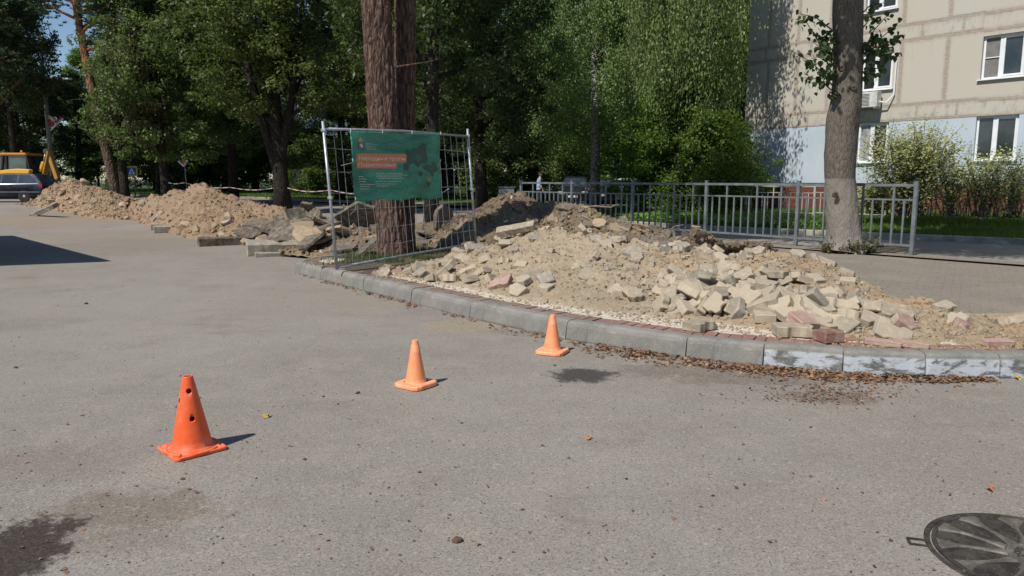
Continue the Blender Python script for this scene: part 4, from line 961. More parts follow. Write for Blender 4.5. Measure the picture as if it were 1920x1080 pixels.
def tree(name, label, px, Y, kind, leaf, bark, sc_=1, rz=0, group=None, X=None, z=None, cat='tree'):
    x = colx(px, Y) if X is None else X
    if z is None: z = rise(x, Y)+.12
    t = empty(name, (x, Y, z), rz, label, cat, group); t.scale = (sc_,)*3 if not hasattr(sc_, '__len__') else sc_
    tm, cm = PROTO[kind]
    link('trunk', matcopy(tm, M[bark]), None, t); link('crown', matcopy(cm, M[leaf]), None, t)
    return t
g1 = 'lindens along the left road'; g2 = 'dense trees beyond the road'; g3 = 'birches beyond the railing'; g4 = 'leafy bushes beyond the railing'
tree('linden_tree', 'green linden with leaves hanging low left of the diamond sign, straight dark trunk', 306, 38, 'B', 'leaf_linden', 'darkbark', (.74, .74, .95), .4, g1)
tree('linden_tree', 'broad dark linden with thick forking trunk left of the banner', 527, 33, 'E', 'leaf_linden', 'darkbark', (.85, .85, .95), .1, g1)
tree('linden_tree', 'linden with thin leaning trunk between the two thick lindens', 432, 42, 'A', 'leaf_linden', 'darkbark', .9, 1.1, g1)
tree('linden_tree', 'paler linden behind the left post of the mesh fence', 640, 47, 'B', 'leaf_linden', 'darkbark', .95, 3.1, g1)
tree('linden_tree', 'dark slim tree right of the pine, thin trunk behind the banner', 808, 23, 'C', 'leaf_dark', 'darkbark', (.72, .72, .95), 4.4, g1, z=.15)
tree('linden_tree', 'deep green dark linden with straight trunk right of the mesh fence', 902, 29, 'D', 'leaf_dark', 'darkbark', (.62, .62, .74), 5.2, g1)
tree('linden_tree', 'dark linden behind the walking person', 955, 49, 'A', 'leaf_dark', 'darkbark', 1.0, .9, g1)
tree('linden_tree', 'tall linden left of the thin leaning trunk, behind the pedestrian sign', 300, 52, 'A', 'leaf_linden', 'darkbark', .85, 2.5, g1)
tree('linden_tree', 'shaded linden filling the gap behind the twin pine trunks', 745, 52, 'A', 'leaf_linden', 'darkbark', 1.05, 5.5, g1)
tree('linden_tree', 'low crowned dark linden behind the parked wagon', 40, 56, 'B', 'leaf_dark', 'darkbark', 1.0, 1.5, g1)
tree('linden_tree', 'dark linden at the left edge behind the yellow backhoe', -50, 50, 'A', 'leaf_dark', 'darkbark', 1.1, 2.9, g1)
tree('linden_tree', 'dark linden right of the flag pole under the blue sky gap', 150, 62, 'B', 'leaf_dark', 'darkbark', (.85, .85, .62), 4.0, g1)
tree('linden_tree', 'yellow green sunlit tree at the foot of the blue sky gap', 168, 76, 'A', 'leaf_maple', 'darkbark', (.9, .9, .86), 4.6, g1)
tree('linden_tree', 'brownish drying linden hanging left of the straight dark trunk', 262, 37.5, 'low', 'leaf_brown', 'darkbark', (.8, .8, 1), 1, g1, z=2.9)
far = [(-5, 72), (-110, 68), (-30, 90), (345, 84), (345, 68), (370, 84), (420, 64), (480, 78), (540, 90), (590, 84), (660, 60), (700, 86), (760, 70), (820, 60), (880, 74), (930, 56), (980, 66), (1050, 58), (1110, 72), (1180, 60), (1240, 70), (1300, 56), (1370, 62), (1430, 70), (345, 56), (1010, 88), (1150, 92), (1270, 94)]
words = ['', 'near the left edge', 'beyond the left edge', 'behind the backhoe', 'right of the sky gap', 'over the pedestrian sign', 'above the diamond sign', 'left of the thick forked trunk', 'behind the thick forked trunk', 'over the grey block', 'behind the blue balcony', 'left of the banner', 'above the banner left half', 'behind the pine pair', 'above the banner right half', 'right of the banner', 'over the grey cabinet', 'left of the walking person', 'over the walking person', 'over the dark cars', 'behind the first birch', 'behind the parking sign', 'between the birches', 'behind the maple bushes', 'near the block corner', 'beside the block corner', 'behind the diamond sign post', 'far over the person', 'far over the white car', 'far behind the bushes']
for i, (px, Y) in enumerate(far):
    if 100 < px < 232: continue
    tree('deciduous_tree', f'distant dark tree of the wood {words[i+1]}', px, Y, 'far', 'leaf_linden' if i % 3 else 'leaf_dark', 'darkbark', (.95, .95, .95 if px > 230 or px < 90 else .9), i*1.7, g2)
tree('birch_tree', 'birch with leaning pale blotched trunk in front of the parked cars', 1112, 34, 'birch', 'leaf_birch', 'birchbark', 1, 1.0, g3)
tree('birch_tree', 'weeping birch right of the parking sign', 1215, 38, 'birch', 'leaf_birch', 'darkbark', 1.05, 2.8, g3)
tree('birch_tree', 'weeping birch above the bright maple bushes', 1300, 34, 'birch2', 'leaf_birch', 'darkbark', 1.1, 4.6, g3)
tree('birch_tree', 'weeping birch closest to the corner of the beige block', 1385, 36, 'birch', 'leaf_birch', 'darkbark', 1.1, .2, g3)
tree('birch_tree', 'farther pale birch behind the parked white car', 1150, 52, 'birch', 'leaf_birch', 'birchbark', 1.1, 3.3, g3)
tree('birch_tree', 'thin birch whose hanging twigs shade the block wall', 1276, 26.6, 'birch2', 'leaf_birch', 'darkbark', (.78, .78, 1.3), 5.5, g3)
tree('birch_tree', 'small birch left of the leaning birch trunk', 1040, 53, 'birch2', 'leaf_birch', 'birchbark', 1, 2.2, g3)
tree('linden_tree', 'linden whose high crown hides the top of the lamp post', 28, 44, 'C', 'leaf_dark', 'darkbark', (.62, .62, 1.1), 3.3, g1)
for i, (px, Y, k, s_, lab) in enumerate([(1268, 31, 'low2', 1.1, 'bright green maple bush under the parking sign'), (1240, 27.5, 'low', .68, 'tall bright maple bush in the middle of the hedge beyond the railing'), (1322, 25.2, 'low2', .72, 'maple bush left of the block corner bush'), (1366, 26.8, 'low2', .66, 'bright maple bush touching the corner of the beige block'),
      (1298, 28.0, 'low', .85, 'maple bush filling the hedge behind the tall one'), (1140, 47, 'low', 1.2, 'maple bush behind the white parked car'), (1075, 48, 'low2', 1.2, 'maple bush behind the dark cars'), (1345, 36, 'low', 1.4, 'tall maple bush behind the corner bushes'),
      (385, 58, 'low', 1.3, 'bright bush behind the diamond sign'), (340, 60, 'low2', 1.2, 'green bush left of the diamond sign'), (450, 60, 'low', 1.4, 'green bush right of the thin leaning trunk'), (925, 46, 'low2', 1.0, 'shrub beside the grey cabinet'), (585, 54, 'low2', .9, 'shrub below the blue balcony'), (180, 70, 'low', 1.4, 'shrub between the pine trunks and the flag pole'), (290, 66, 'low', 1.3, 'shrub behind the pedestrian sign')]):
    tree('maple_bush', lab, px, Y, k, 'leaf_maple' if i not in (11, 6) else 'leaf_linden', 'darkbark', s_, i*1.3, g4, cat='bush')
# ---------------------------------------------------------------- pines
def pine_crown(seed, cs, nt_, nn, L, spread):
    rs = np.random.default_rng(seed); n = len(cs)*nt_*nn
    C0 = np.array([tuple(c) for c in cs]); T = np.repeat(C0, nt_, 0)+rs.normal(size=(len(cs)*nt_, 3))*spread
    P = np.repeat(T, nn, 0); d = rs.normal(size=(n, 3)); d[:, 2] = np.abs(d[:, 2])*.8; d /= np.linalg.norm(d, axis=1, keepdims=True)
    P = P+d*L*.5; N = np.cross(d, rs.normal(size=(n, 3))); N /= np.linalg.norm(N, axis=1, keepdims=True)
    B = np.cross(N, d); tm = np.array([(0,-.5,0),(.09,0,0),(0,.5,0),(-.09,0,0)])
    vv = P[:, None, :]+L*(tm[None, :, 0:1]*B[:, None, :]+tm[None, :, 1:2]*d[:, None, :]); return numesh('crown', vv, 4, rs.random(n))
def pine(label, base, top, h, r0, z0, R, nl, bark, seed, group='pines', mesh_hi=False, dead=0):
    r = random.Random(seed); base = Vector(base); rootz = base.z
    t = empty('pine_tree', base, 0, label, 'tree', group)
    lean = Vector(top)-base; lean = lean/lean.z
    mb = MB(); n = 60 if mesh_hi else 16; pts = []; rad = []
    for i in range(n+1):
        z = h*i/n; pts.append(Vector((lean.x*z+.10*math.sin(z*.4+seed)-.1*math.sin(seed), lean.y*z, z-(.3 if i == 0 else 0)))); rad.append(r0*(1-.75*(i/n)**1.2)*(1+.22*math.exp(-z/.35)))
    if mesh_hi:
        m2 = MB(); sub = 90; P2 = []; R2 = []
        for i in range(sub+1):
            z = 6.5*i/sub; P2.append(Vector((lean.x*z+.06*math.sin(z*.5+seed)-.06*math.sin(seed), lean.y*z, z-(.2 if i == 0 else 0)))); R2.append(r0*(1-.15*(z/6.5))*(1+.2*math.exp(-z/.3)))
        m2.tube(P2, R2, 72, False); me = m2.mesh('trunk', True)
        for v in me.vertices:
            c = v.co; k = (c.z)/6.5; cx = lean.x*c.z+.06*math.sin(c.z*.5+seed)-.06*math.sin(seed); d = Vector((c.x-cx, c.y-lean.y*c.z, 0)); L = d.length or 1; a = math.atan2(d.y, d.x)
            q = noise.voronoi(Vector((math.cos(a)*4.2, math.sin(a)*4.2, c.z*1.5)))[0]; e = min(.2, q[1]-q[0])/.2
            v.co += d/L*(.035*e-.02+.015*noise.noise(Vector((a*3, c.z*6, 1)))+.02*math.sin(a*3+seed))
        low = link('trunk', me, M[bark], t)
        top_ = [(p, q) for p, q in zip(pts, rad) if p.z > 6.3]; mb.tube([p for p, _ in top_], [q for _, q in top_], 14)
    else: mb.tube(pts, rad, 14); low = None
    def tp(z): f = min(.999, z/h)*n; i = int(f); return pts[i].lerp(pts[i+1], f-i)
    cs = []
    for k in range(nl):
        z = z0+(h-z0)*(k+.5)/nl; a = k*2.4+r.uniform(-.6, .6); L = R*(1-.6*(z-z0)/(h-z0))*r.uniform(.6, 1.1); p = tp(z); d = Vector((math.cos(a), math.sin(a), .25)).normalized(); q = p; pp = [q]
        for j in range(6):
            d = (d+Vector((r.gauss(0, .2), r.gauss(0, .2), r.gauss(.03, .15)))).normalized(); q = q+d*L/6; pp.append(q)
            if j >= 2: cs += [q+Vector((r.gauss(0, .3), r.gauss(0, .3), r.gauss(.1, .2))) for _ in range(3)]
        mb.tube(pp, [r0*.28*(1-j/7)+.01 for j in range(7)], 5)
    for k in range(dead):
        z = z0*(.35+.6*k/max(1, dead)); a = r.uniform(0, 6.28); p = tp(z); q = p; pp = [q]; d = Vector((math.cos(a), math.sin(a), .1)).normalized()
        for j in range(4): d = (d+Vector((r.gauss(0, .3), r.gauss(0, .3), r.gauss(-.1, .2)))).normalized(); q = q+d*.3; pp.append(q)
        mb.tube(pp, [.03, .022, .016, .01, .006], 4)
    if mesh_hi: mb.build('upper_trunk', M[bark], t, True)
    else: mb.build('trunk', M[bark], t, True)
    link('crown', pine_crown(seed, cs, 10, 22, .17, .3), M['needle'], t)
    return t
gp = 'pair of pines behind the mesh fence'
bA = V(741, 484, 13.3); bA.z = .15
pA = pine('thick red-brown pine behind the banner, front one of the pair', bA, V(712, 0, 13.3), 19, .255, 9.5, 3.6, 26, 'pinebark', 3, gp, True, 5)
bB = V(758, 478, 13.95); bB.z = .15
pB = pine('darker slimmer pine right behind the front pine of the pair', bB, V(750, 0, 13.95), 18, .195, 9.8, 3.4, 24, 'pinebark', 5, gp, True, 4)
# ragged cut branch stub with orange wood near the top of the front pine
gq = 'pines along the left road'
bL = V(222, 372, 39); bL.z = .3
pine('tall leaning pine with orange upper bark under the blue sky gap', bL, V(146, 0, 39), 16, .28, 7.5, 4.2, 22, 'pinebark2', 8, gq, False, 10)
b2 = V(236, 372, 38); b2.z = .3
pine('dark straight pine trunk close beside the leaning pine', b2, V(222, 150, 38), 15, .22, 8.5, 3.0, 16, 'darkbark', 9, gq, False, 4)
b3 = V(-30, 372, 44); b3.z = .3
pine('dusky pine crown over the backhoe at the left edge', b3, V(-20, 0, 44), 16, .25, 5.0, 4.6, 34, 'pinebark2', 12, gq)
b4 = V(-25, 372, 52); b4.z = .3
pine('dusky farther pine at the left edge', b4, V(-30, 0, 52), 18, .25, 5.0, 4.6, 34, 'pinebark2', 14, gq)
# ---------------------------------------------------------------- right linden with sprouts
tb = V(1584, 476, 14.0); tb.z = .165
rl = empty('linden_tree', tb, 0, 'big grey linden trunk with faded whitewash and shoots of leaves, standing at the railing', 'tree')
rows = [(470, 1581, 78), (458, 1583, 68), (440, 1583, 60), (410, 1580, 57), (380, 1577.5, 54), (345, 1575, 52), (300, 1575.5, 53), (260, 1577, 54), (235, 1578.5, 56), (215, 1581, 56), (190, 1586, 53), (160, 1588, 50), (120, 1589, 50), (60, 1589.5, 50), (0, 1590, 50), (-80, 1591, 48), (-200, 1592, 46), (-400, 1594, 42), (-700, 1597, 34)]
pts = []; rad = []
for (py, cx, wd) in rows:
    p = V(cx, py, 14.0); pts.append(p-tb); rad.append(wd/2/FPX*14.2)
# resample
P2 = []; R2 = []
for i in range(140):
    u = (len(pts)-1)*i/139; k = min(int(u), len(pts)-2); P2.append(catmull(pts, u)); R2.append(rad[k]+(rad[k+1]-rad[k])*(u-k))
m2 = MB(); m2.tube(P2, R2, 64, True); me = m2.mesh('trunk', True)
for v in me.vertices:
    c = v.co; a = math.atan2(c.y, c.x); fl = math.exp(-max(0, c.z)/.22)
    d = Vector((math.cos(a), math.sin(a), 0)); v.co += d*(.012*noise.noise(Vector((a*5, c.z*5, 0)))+.02*noise.noise(Vector((math.cos(a)*1.5, math.sin(a)*1.5, c.z*1.3)))+fl*.07*max(0, math.sin(a*5+1)))
trk = link('trunk', me, M['lindenbark'], rl)
for (px, py, s_) in [(1578, 128, .07), (1600, 165, .06), (1566, 365, .06)]:
    kn = MB(); p = V(px, py, 13.74)-tb; kn.lathe([(s_, 0), (s_*.8, .03), (s_*.35, .035), (s_*.2, .01)], 10, Matrix.Translation(p) @ Euler((PI/2, 0, 0)).to_matrix().to_4x4()); kn.build('branch_scar', M['twig'], trk, True)
r = random.Random(3); lm = MB(); ends = []
for k in range(22):
    z = 5.6+4*(k/22); p = Vector((.1, 0, z)); a = k*2.4; L = 3.3*math.sin(PI*min(1, .3+.62*k/22)); d = Vector((math.cos(a), math.sin(a), .5)).normalized(); q = p; pp = [q]
    for j in range(6):
        d = (d+Vector((r.gauss(0, .15), r.gauss(0, .15), .03))).normalized(); q = q+d*L/6; pp.append(q)
        if j > 1: ends.append((q, L))
    lm.tube(pp, [.11*(1-j/7.5) for j in range(7)], 6)
lm.build('limbs', M['twig'], rl, True)
link('crown', crown_mesh(33, ends, 10.6, 5.4, 3.1, 420, 80, .13, keep=lambda c: c.z > 5.9+.2*max(0, c.y) and c.y < (2.6 if c.z < 7 else 1.1) and c.z < 9.6), M['leaf_linden'], rl)
# epicormic shoots
sh = MB(); LPp = []; LN = []; r = random.Random(9)
shoots = [(1565, 165, 1478, 92, 10), (1565, 150, 1500, 22, 12), (1565, 120, 1530, 60, 9), (1566, 175, 1500, 145, 9), (1566, 185, 1552, 178, 6), (1566, 90, 1510, 130, 8), (1565, 60, 1495, 25, 8), (1566, 110, 1540, 100, 10), (1566, 140, 1535, 165, 8), (1566,75,1535,95,8), (1566,160,1545,130,9), (1566,130,1525,80,9), (1567,100,1548,60,8),
          (1612, 130, 1690, 38, 9), (1612, 110, 1672, 20, 7), (1612, 125, 1698, 65, 8), (1612, 140, 1688, 105, 9), (1612, 150, 1660, 130, 8), (1612, 90, 1660, 75, 9), (1612, 105, 1650, 100, 9), (1612, 160, 1635, 150, 7), (1612, 60, 1650, 35, 6), (1612, 80, 1640, 110, 8), (1612, 30, 1660, 5, 5), (1612,120,1675,90,8), (1612,95,1680,80,6)]
for (x0, y0, x1, y1, nl) in shoots:
    a = V(x0, y0, 13.9)-tb; b = V(x1, y1, 14.0+r.uniform(-.55, .35))-tb; c = (a+b)/2+Vector((0, r.uniform(-.1, .1), .1)); pp = [a, a.lerp(c, .6), c, c.lerp(b, .6), b]
    sh.tube(pp, [.016, .012, .010, .007, .004], 5)
    for k in range(int(nl*2.3)):
        f = .25+.75*(k+r.random())/(nl*2.3); q = a.lerp(c, f*2) if f < .5 else c.lerp(b, f*2-1); q = q+Vector((r.gauss(0, .05), r.gauss(0, .09), r.gauss(-.02, .05))); LPp.append(tuple(q)); LN.append((r.gauss(0, .7), r.gauss(-.5, .7), r.gauss(.5, .5)))
s_ = sh.build('shoots', M['twig'], rl)
rs9 = np.random.default_rng(5); LPp = np.array(LPp); link('shoot_leaves', leaves('shoot_leaves', LPp, np.array(LN), rs9.uniform(.07, .125, len(LPp)), rs9, HEART, rs9.random(len(LPp)), down=np.array([0, 0, -1.])), M['leaf_dark'], rl)  # shoots hang below the crown; its shade is put into their leaf colour
# suckers at the foot
LPp = []; tw = MB()
for k in range(70):
    a = r.uniform(PI*1.02, PI*2.05); q0 = Vector((.36*math.cos(a), .36*math.sin(a)*.9, .0)); q1 = q0+Vector((.12*math.cos(a)+r.gauss(0, .08), -.1+r.gauss(0, .05), r.uniform(.05, .30))); tw.tube([q0, q0.lerp(q1, .5)+Vector((0, 0, .03)), q1], [.008, .006, .003], 4)
    for j in range(9): LPp.append(tuple(q0.lerp(q1, r.uniform(.2, 1.1))+Vector((r.gauss(0, .05), r.gauss(0, .04), r.gauss(0, .03)))))
tw.build('root_suckers', M['twig'], rl); LPp = np.array(LPp); LPp[:, 2] = np.maximum(LPp[:, 2], .02)
link('sucker_leaves', leaves('sucker_leaves', LPp, rs9.normal(size=(len(LPp), 3))+np.array([0, -.4, .6]), rs9.uniform(.03, .075, len(LPp)), rs9, RH), M['leaf_brown'], rl)
# ---------------------------------------------------------------- shrubs by the block
def shrub(label, px, Y, w_, h, n, seed, leafk='leaf_bush', dens=1.0, zb=.55):
    r = random.Random(seed); b = Vector((colx(px, Y), Y, zb)); s = empty('shrub', b, 0, label, 'shrub', 'shrubs under the block windows'); mb = MB(); P = []; Nn = []
    for k in range(n):
        a = r.uniform(0, 6.28); sp = r.random()**.6; L = h*r.uniform(.75, 1.05)*(1-.25*sp); q = Vector((.15*r.gauss(0, 1), .15*r.gauss(0, 1), 0)); d = Vector((math.cos(a)*sp*w_*.75/h, math.sin(a)*sp*w_*.6/h, 1)).normalized(); pp = [q]
        for j in range(7):
            d = (d+Vector((r.gauss(0, .1)+.05*math.cos(a)*sp, r.gauss(0, .1), -.03*j*sp))).normalized(); q = q+d*L/7; pp.append(q)
            if j >= 1:
                for i in range(int((4+4*j)*dens)):
                    o = Vector((r.gauss(0, .13), r.gauss(0, .13), r.gauss(0, .12))); P.append(tuple(q-d*L/7*r.random()+o)); Nn.append((r.gauss(-.3, .5), r.gauss(-.4, .5), .9))
        mb.tube(pp, [.014*(1-j/8)+.003 for j in range(8)], 4)
    mb.build('stems', M['twig'], s); rs_ = np.random.default_rng(seed); P = np.array(P); link('foliage', leaves('foliage', P, np.array(Nn), rs_.uniform(.05, .095, len(P)), rs_, RH), M[leafk], s)
shrub('wide yellow green shrub with bare lower stems under the block windows', 1712, 20.6, 1.25, 2.85, 110, 1)
shrub('smaller loose shrub left of the wide yellow green one', 1650, 21.6, .8, 1.1, 40, 4, dens=.7)
shrub('tall airy shrub in front of the right ground floor window', 1845, 20.0, .8, 2.2, 34, 2, dens=.6)
shrub('thin shrub at the right edge in front of the blue wall', 1905, 19.3, .8, 1.9, 34, 3, dens=.6)
shrub('shrub between the wide yellow green one and the airy one', 1785, 20.4, .9, 1.7, 26, 6, dens=.6)
# ---------------------------------------------------------------- grass and weeds
def inlawn_pts(n, seed, seg, d0, d1):
    r = random.Random(seed); out = []
    for k in range(n):
        i = r.choice(seg); f = r.random(); p = Vector(LP[i][0]).lerp(Vector(LP[i+1][0]), f); nr = Vector(LP[i][1]).lerp(Vector(LP[i+1][1]), f).normalized(); hm = LP[i][2]+(LP[i+1][2]-LP[i][2])*f; d = d0+(d1-d0)*r.random()
        q = p+nr*d; out.append((q.x, q.y, lawnz(hm, d)+rise(p.x, p.y)*1.0))
    return np.array(out)
def blades(name, P, hgt, wid, rs, m, label, cat):
    n = len(P); a = rs.uniform(0, 2*PI, n); u = np.stack([np.cos(a), np.sin(a), np.zeros(n)], 1); ln = rs.normal(size=(n, 3))*.35; ln[:, 2] = 1
    H = (hgt*rs.uniform(.5, 1.2, n))[:, None]; vv = np.stack([P-u*wid/2, P+u*wid/2, P+ln*H], 1); o = link(name, numesh(name, vv, 3, rs.random(n)), m); tag(o, label, cat, kind='stuff')
rg = np.random.default_rng(2)
P = np.concatenate([inlawn_pts(60000, 1, [1, 2, 3], .15, 7), inlawn_pts(45000, 2, [4, 5, 6], .15, 6)])
blades('grass', P, .10, .022, rg, M['grass'], 'sunlit lawn grass beyond the railing and under the shrubs', 'grass')
P = inlawn_pts(60000, 3, [7, 8, 8, 9], .1, 16); blades('grass', P, .13, .05, rg, M['grass'], 'strip of bright grass beyond the far left road', 'grass')
P = inlawn_pts(9000, 5, [3, 4], .2, 2.6); P = P[(P[:, 0] > 6.3) & (P[:, 0] < 12)] if len(P) else P; P2_ = P.copy(); P2_[:, 2] += rg.uniform(.03, .22, len(P))
P3 = inlawn_pts(16000, 6, [2, 3], .15, 2.8); P3 = P3[(P3[:, 0] < 8.6)]; P3[:, 2] += rg.uniform(.03, .25, len(P3))
P = np.concatenate([P2_, P3]); tag(link('ground_cover', leaves('ground_cover', P, rg.normal(size=(len(P), 3))*.5+np.array([0, -.3, 1]), rg.uniform(.05, .11, len(P)), rg, RH), M['weeds']), 'bright leafy ground cover behind the pale kerb beyond the railing', 'ground cover', kind='stuff')
P = np.stack([-2.0+rg.normal(size=7000)*.75, 12.9+rg.normal(size=7000)*1.2, np.full(7000, .188)], 1); P = P[(np.abs(P[:, 0]+2.0) < 1.3) & (P[:, 1] > 11.6) & (P[:, 1] < 15)]; cl = np.array([noise.noise(Vector((p[0]*2, p[1]*2, 0))) for p in P]); P = P[cl > -.12]
blades('grass', P, .10, .010, rg, M['grassdark'], 'rough dark grass growing round the foot of the pines', 'grass')
# ================================================================ MESH FENCE AND BANNER
TL = V(606, 236, 10.8); BL = V(632, 503, 10.8); TR = V(877, 248, 13.45); BR = V(893, 460, 13.5)
fo = BL.copy(); fence = empty('mesh_fence_panel', fo, 0, 'galvanised temporary mesh fence panel leaning in front of the pine pair', 'fence panel')
def FP(u, v, d=0):
    a = TL.lerp(TR, u); b = BL.lerp(BR, u); p = a.lerp(b, v); n = (TR-TL).cross(BL-TL).normalized()
    if n.y > 0: n = -n
    return p+n*d-fo
for u, ex in ((0, 1), (1, 1)):
    m = MB(); m.tube([FP(u, -.03), FP(u, 1.0)+Vector((0, 0, -.02))], .0215, 12); m.build('post', M['galv'], fence, True)
m = MB(); m.tube([FP(.0, .02), FP(.5, .012), FP(1, .035)], .019, 10); m.build('top_rail', M['galv'], fence, True)
m = MB(); m.tube([FP(.0, .995), FP(.5, .985), FP(1, .98)], .019, 10); m.build('bottom_rail', M['galv'], fence, True)
m = MB(); rf = random.Random(2)
nv = 20
for k in range(1, nv):
    u = k/nv+rf.uniform(-.004, .004); j1 = rf.gauss(0, .004); m.tube([FP(u, .02), FP(u+j1, .35, .004), FP(u-j1*1.5, .7, -.004), FP(u, .99)], .0034, 4, False)
for v in (.16, .32, .47, .60, .74, .87):
    m.tube([FP(u_, v+rf.gauss(0, .006)) for u_ in (0, .2, .4, .6, .8, 1)], .0034, 4, False)
m.build('wire_mesh', M['galv'], fence)
for u in (0, 1):
    for v in (.03, .5): m = MB(); m.box(-.035, .035, -.03, .03, -.02, .02, Matrix.Translation(FP(u, v))); m.build('clamp', M['galv'], fence, bevel=.006)
bn = empty('banner', FP(.2, .02)+fo, 0, 'green banner with orange title strips, emblem and dark map, tied to the mesh fence', 'banner'); bo = bn.location.copy()
# corners of the banner in fence coordinates from their real positions
def findFP(px, py):
    n = (TR-TL).cross(BL-TL).normalized(); d = Vector(ray(px, py)); t = (TL-Vector((0, 0, CH))).dot(n)/d.dot(n); p = Vector((0, 0, CH))+d*t
    u, v = .5, .5
    for _ in range(40):
        q = FP(u, v)+fo; du = (FP(u+.01, v)+fo-q)/.01; dv = (FP(u, v+.01)+fo-q)/.01; e = p-q
        a, b, c = du.dot(du), du.dot(dv), dv.dot(dv); det = a*c-b*b; x, y = du.dot(e), dv.dot(e); u += (c*x-b*y)/det; v += (a*y-b*x)/det
    return u, v
c00, c10, c11, c01 = findFP(653, 246), findFP(821, 251), findFP(825, 371), findFP(661, 377)
def BW(s, t, d=0):
    u = (1-s)*(1-t)*c00[0]+s*(1-t)*c10[0]+s*t*c11[0]+(1-s)*t*c01[0]; v = (1-s)*(1-t)*c00[1]+s*(1-t)*c10[1]+s*t*c11[1]+(1-s)*t*c01[1]
    wr = .03+.012*math.sin(s*9+t*3)+.010*math.sin(t*8-s*5)+.012*math.sin(s*2.2)*math.sin(t*PI)*1.5+.006*math.sin(s*31+t*14)*t
    v += .008*math.sin(s*PI*5)*(t > .9); return FP(u, v, wr+d)+fo-bo
def sheet(n1, n2, s0, s1, t0, t1, d, name, m, par=None, fn=None):
    vs = [BW(s0+(s1-s0)*i/n1, t0+(t1-t0)*j/n2, d) for i in range(n1+1) for j in range(n2+1)]
    q = MB(); q.add(vs, [(i*(n2+1)+j, i*(n2+1)+j+1, (i+1)*(n2+1)+j+1, (i+1)*(n2+1)+j) for i in range(n1) for j in range(n2)]); me = q.mesh(name, True)
    return link(name, me, m, par or bn)
def bannermat():
    n = NT('green_vinyl'); c = n.mix(n.ramp(n.noise(1.6, 3), .35, .65), (.012, .21, .135), (.022, .29, .19)); 
    n.bump(n.noise(2.4, 5, .65, n.map(n.obj(), (1, 1, 2.2), rot=(0, .6, 0)), 1.8), 1.0, .09); n.bump(n.noise(9, 4, .7, n.map(n.obj(), (1, 1, .6)), 1), .35, .02)
    return n.fin(c, .36, 0, .8)
BM = bannermat(); cloth = sheet(70, 50, 0, 1, 0, 1, 0, 'sheet', BM)
sol = cloth.modifiers.new('thick', 'SOLIDIFY'); sol.thickness = .0015; sol.offset = -1
def inkm(name, col, r=.4):
    n = NT(name); n.bump(n.noise(9, 4, .7), .3, .02); return n.fin((*col, 1), r, 0, .5)
INK = {'orange': inkm('orange_ink', (.58, .20, .08)), 'white': inkm('white_ink', (.68, .66, .64)), 'map': inkm('dark_map_ink', (.012, .065, .048)), 'map2': inkm('map_light_ink', (.022, .12, .09)), 'blue': inkm('blue_ink', (.05, .08, .2)), 'red': inkm('red_ink', (.45, .12, .11)), 'gold': inkm('gold_ink', (.62, .25, .09))}
# zoom picture coordinates (x 85..1240, y 110..1000) -> banner s,t
def ZB(x, y):
    t = (y-(118+.02*(x-85)))/(878-.055*(x-85)*1.2); s = (x-(85+.05*(y-110)))/(1140-.035*(y-110)); return s, t
def poly(pts, ink, d, par=None, name='print'):
    bm = bmesh.new(); vs = [bm.verts.new((x, y, 0)) for x, y in pts]; f = bm.faces.new(vs); bmesh.ops.triangulate(bm, faces=[f])
    bmesh.ops.subdivide_edges(bm, edges=[e for e in bm.edges if e.calc_length() > 60], cuts=4, use_grid_fill=True); bmesh.ops.triangulate(bm, faces=bm.faces)
    for v in bm.verts: v.co = BW(*ZB(v.co.x, v.co.y), d)
    me = bpy.data.meshes.new(name); bm.to_mesh(me); bm.free(); return link(name, me, INK[ink], par or bn)
def rect(x0, y0, x1, y1, ink, d, name='print', cut=0):
    n1 = max(1, int((x1-x0)/25)); vs = []; fs = []
    n2 = 4
    for i in range(n1+1):
        for j in range(n2+1):
            x = x0+(x1-x0)*i/n1-(cut*j/n2 if i == n1 else 0); vs.append(BW(*ZB(x, y0+(y1-y0)*j/n2), d))
    q = MB(); q.add(vs, [(i*(n2+1)+j, i*(n2+1)+j+1, (i+1)*(n2+1)+j+1, (i+1)*(n2+1)+j) for i in range(n1) for j in range(n2)]); return link(name, q.mesh(name), INK[ink], bn)
rect(150, 398, 765, 505, 'orange', .004, 'title_strip', 12); rect(155, 505.5, 628, 582, 'orange', .004, 'title_strip')
poly([(755,350),(790,345),(800,365),(880,325),(915,330),(925,290),(960,285),(968,245),(995,275),(1030,280),(1028,335),(960,350),(975,375),(1030,378),(1045,440),(1035,500),(985,518),(950,500),(930,545),(895,570),(885,515),(840,505),(800,525),(775,560),(770,605),(715,600),(712,540),(755,500),(735,460)], 'map', .004, name='map_shape')
poly([(955,565),(1020,530),(1090,540),(1125,495),(1165,505),(1175,545),(1200,575),(1185,612),(1135,625),(1130,680),(1095,675),(1080,630),(1030,605),(985,590)], 'map', .004, name='map_shape')
poly([(900,625),(940,615),(970,645),(940,685),(905,672)], 'map', .004, name='map_shape')
poly([(1035,750),(1075,745),(1072,790),(1055,815),(1040,795)], 'map', .004, name='map_shape')
poly([(870,415),(905,400),(940,410),(945,470),(910,505),(875,480)], 'map2', .007, name='map_shape')
def textmesh(s, size):
    cu = bpy.data.curves.new('t', 'FONT'); cu.body = s; cu.size = size; cu.resolution_u = 3; o = bpy.data.objects.new('t', cu); C.objects.link(o); bpy.context.view_layer.update()
    me = bpy.data.meshes.new_from_object(o.evaluated_get(bpy.context.evaluated_depsgraph_get())); bpy.data.objects.remove(o); return me
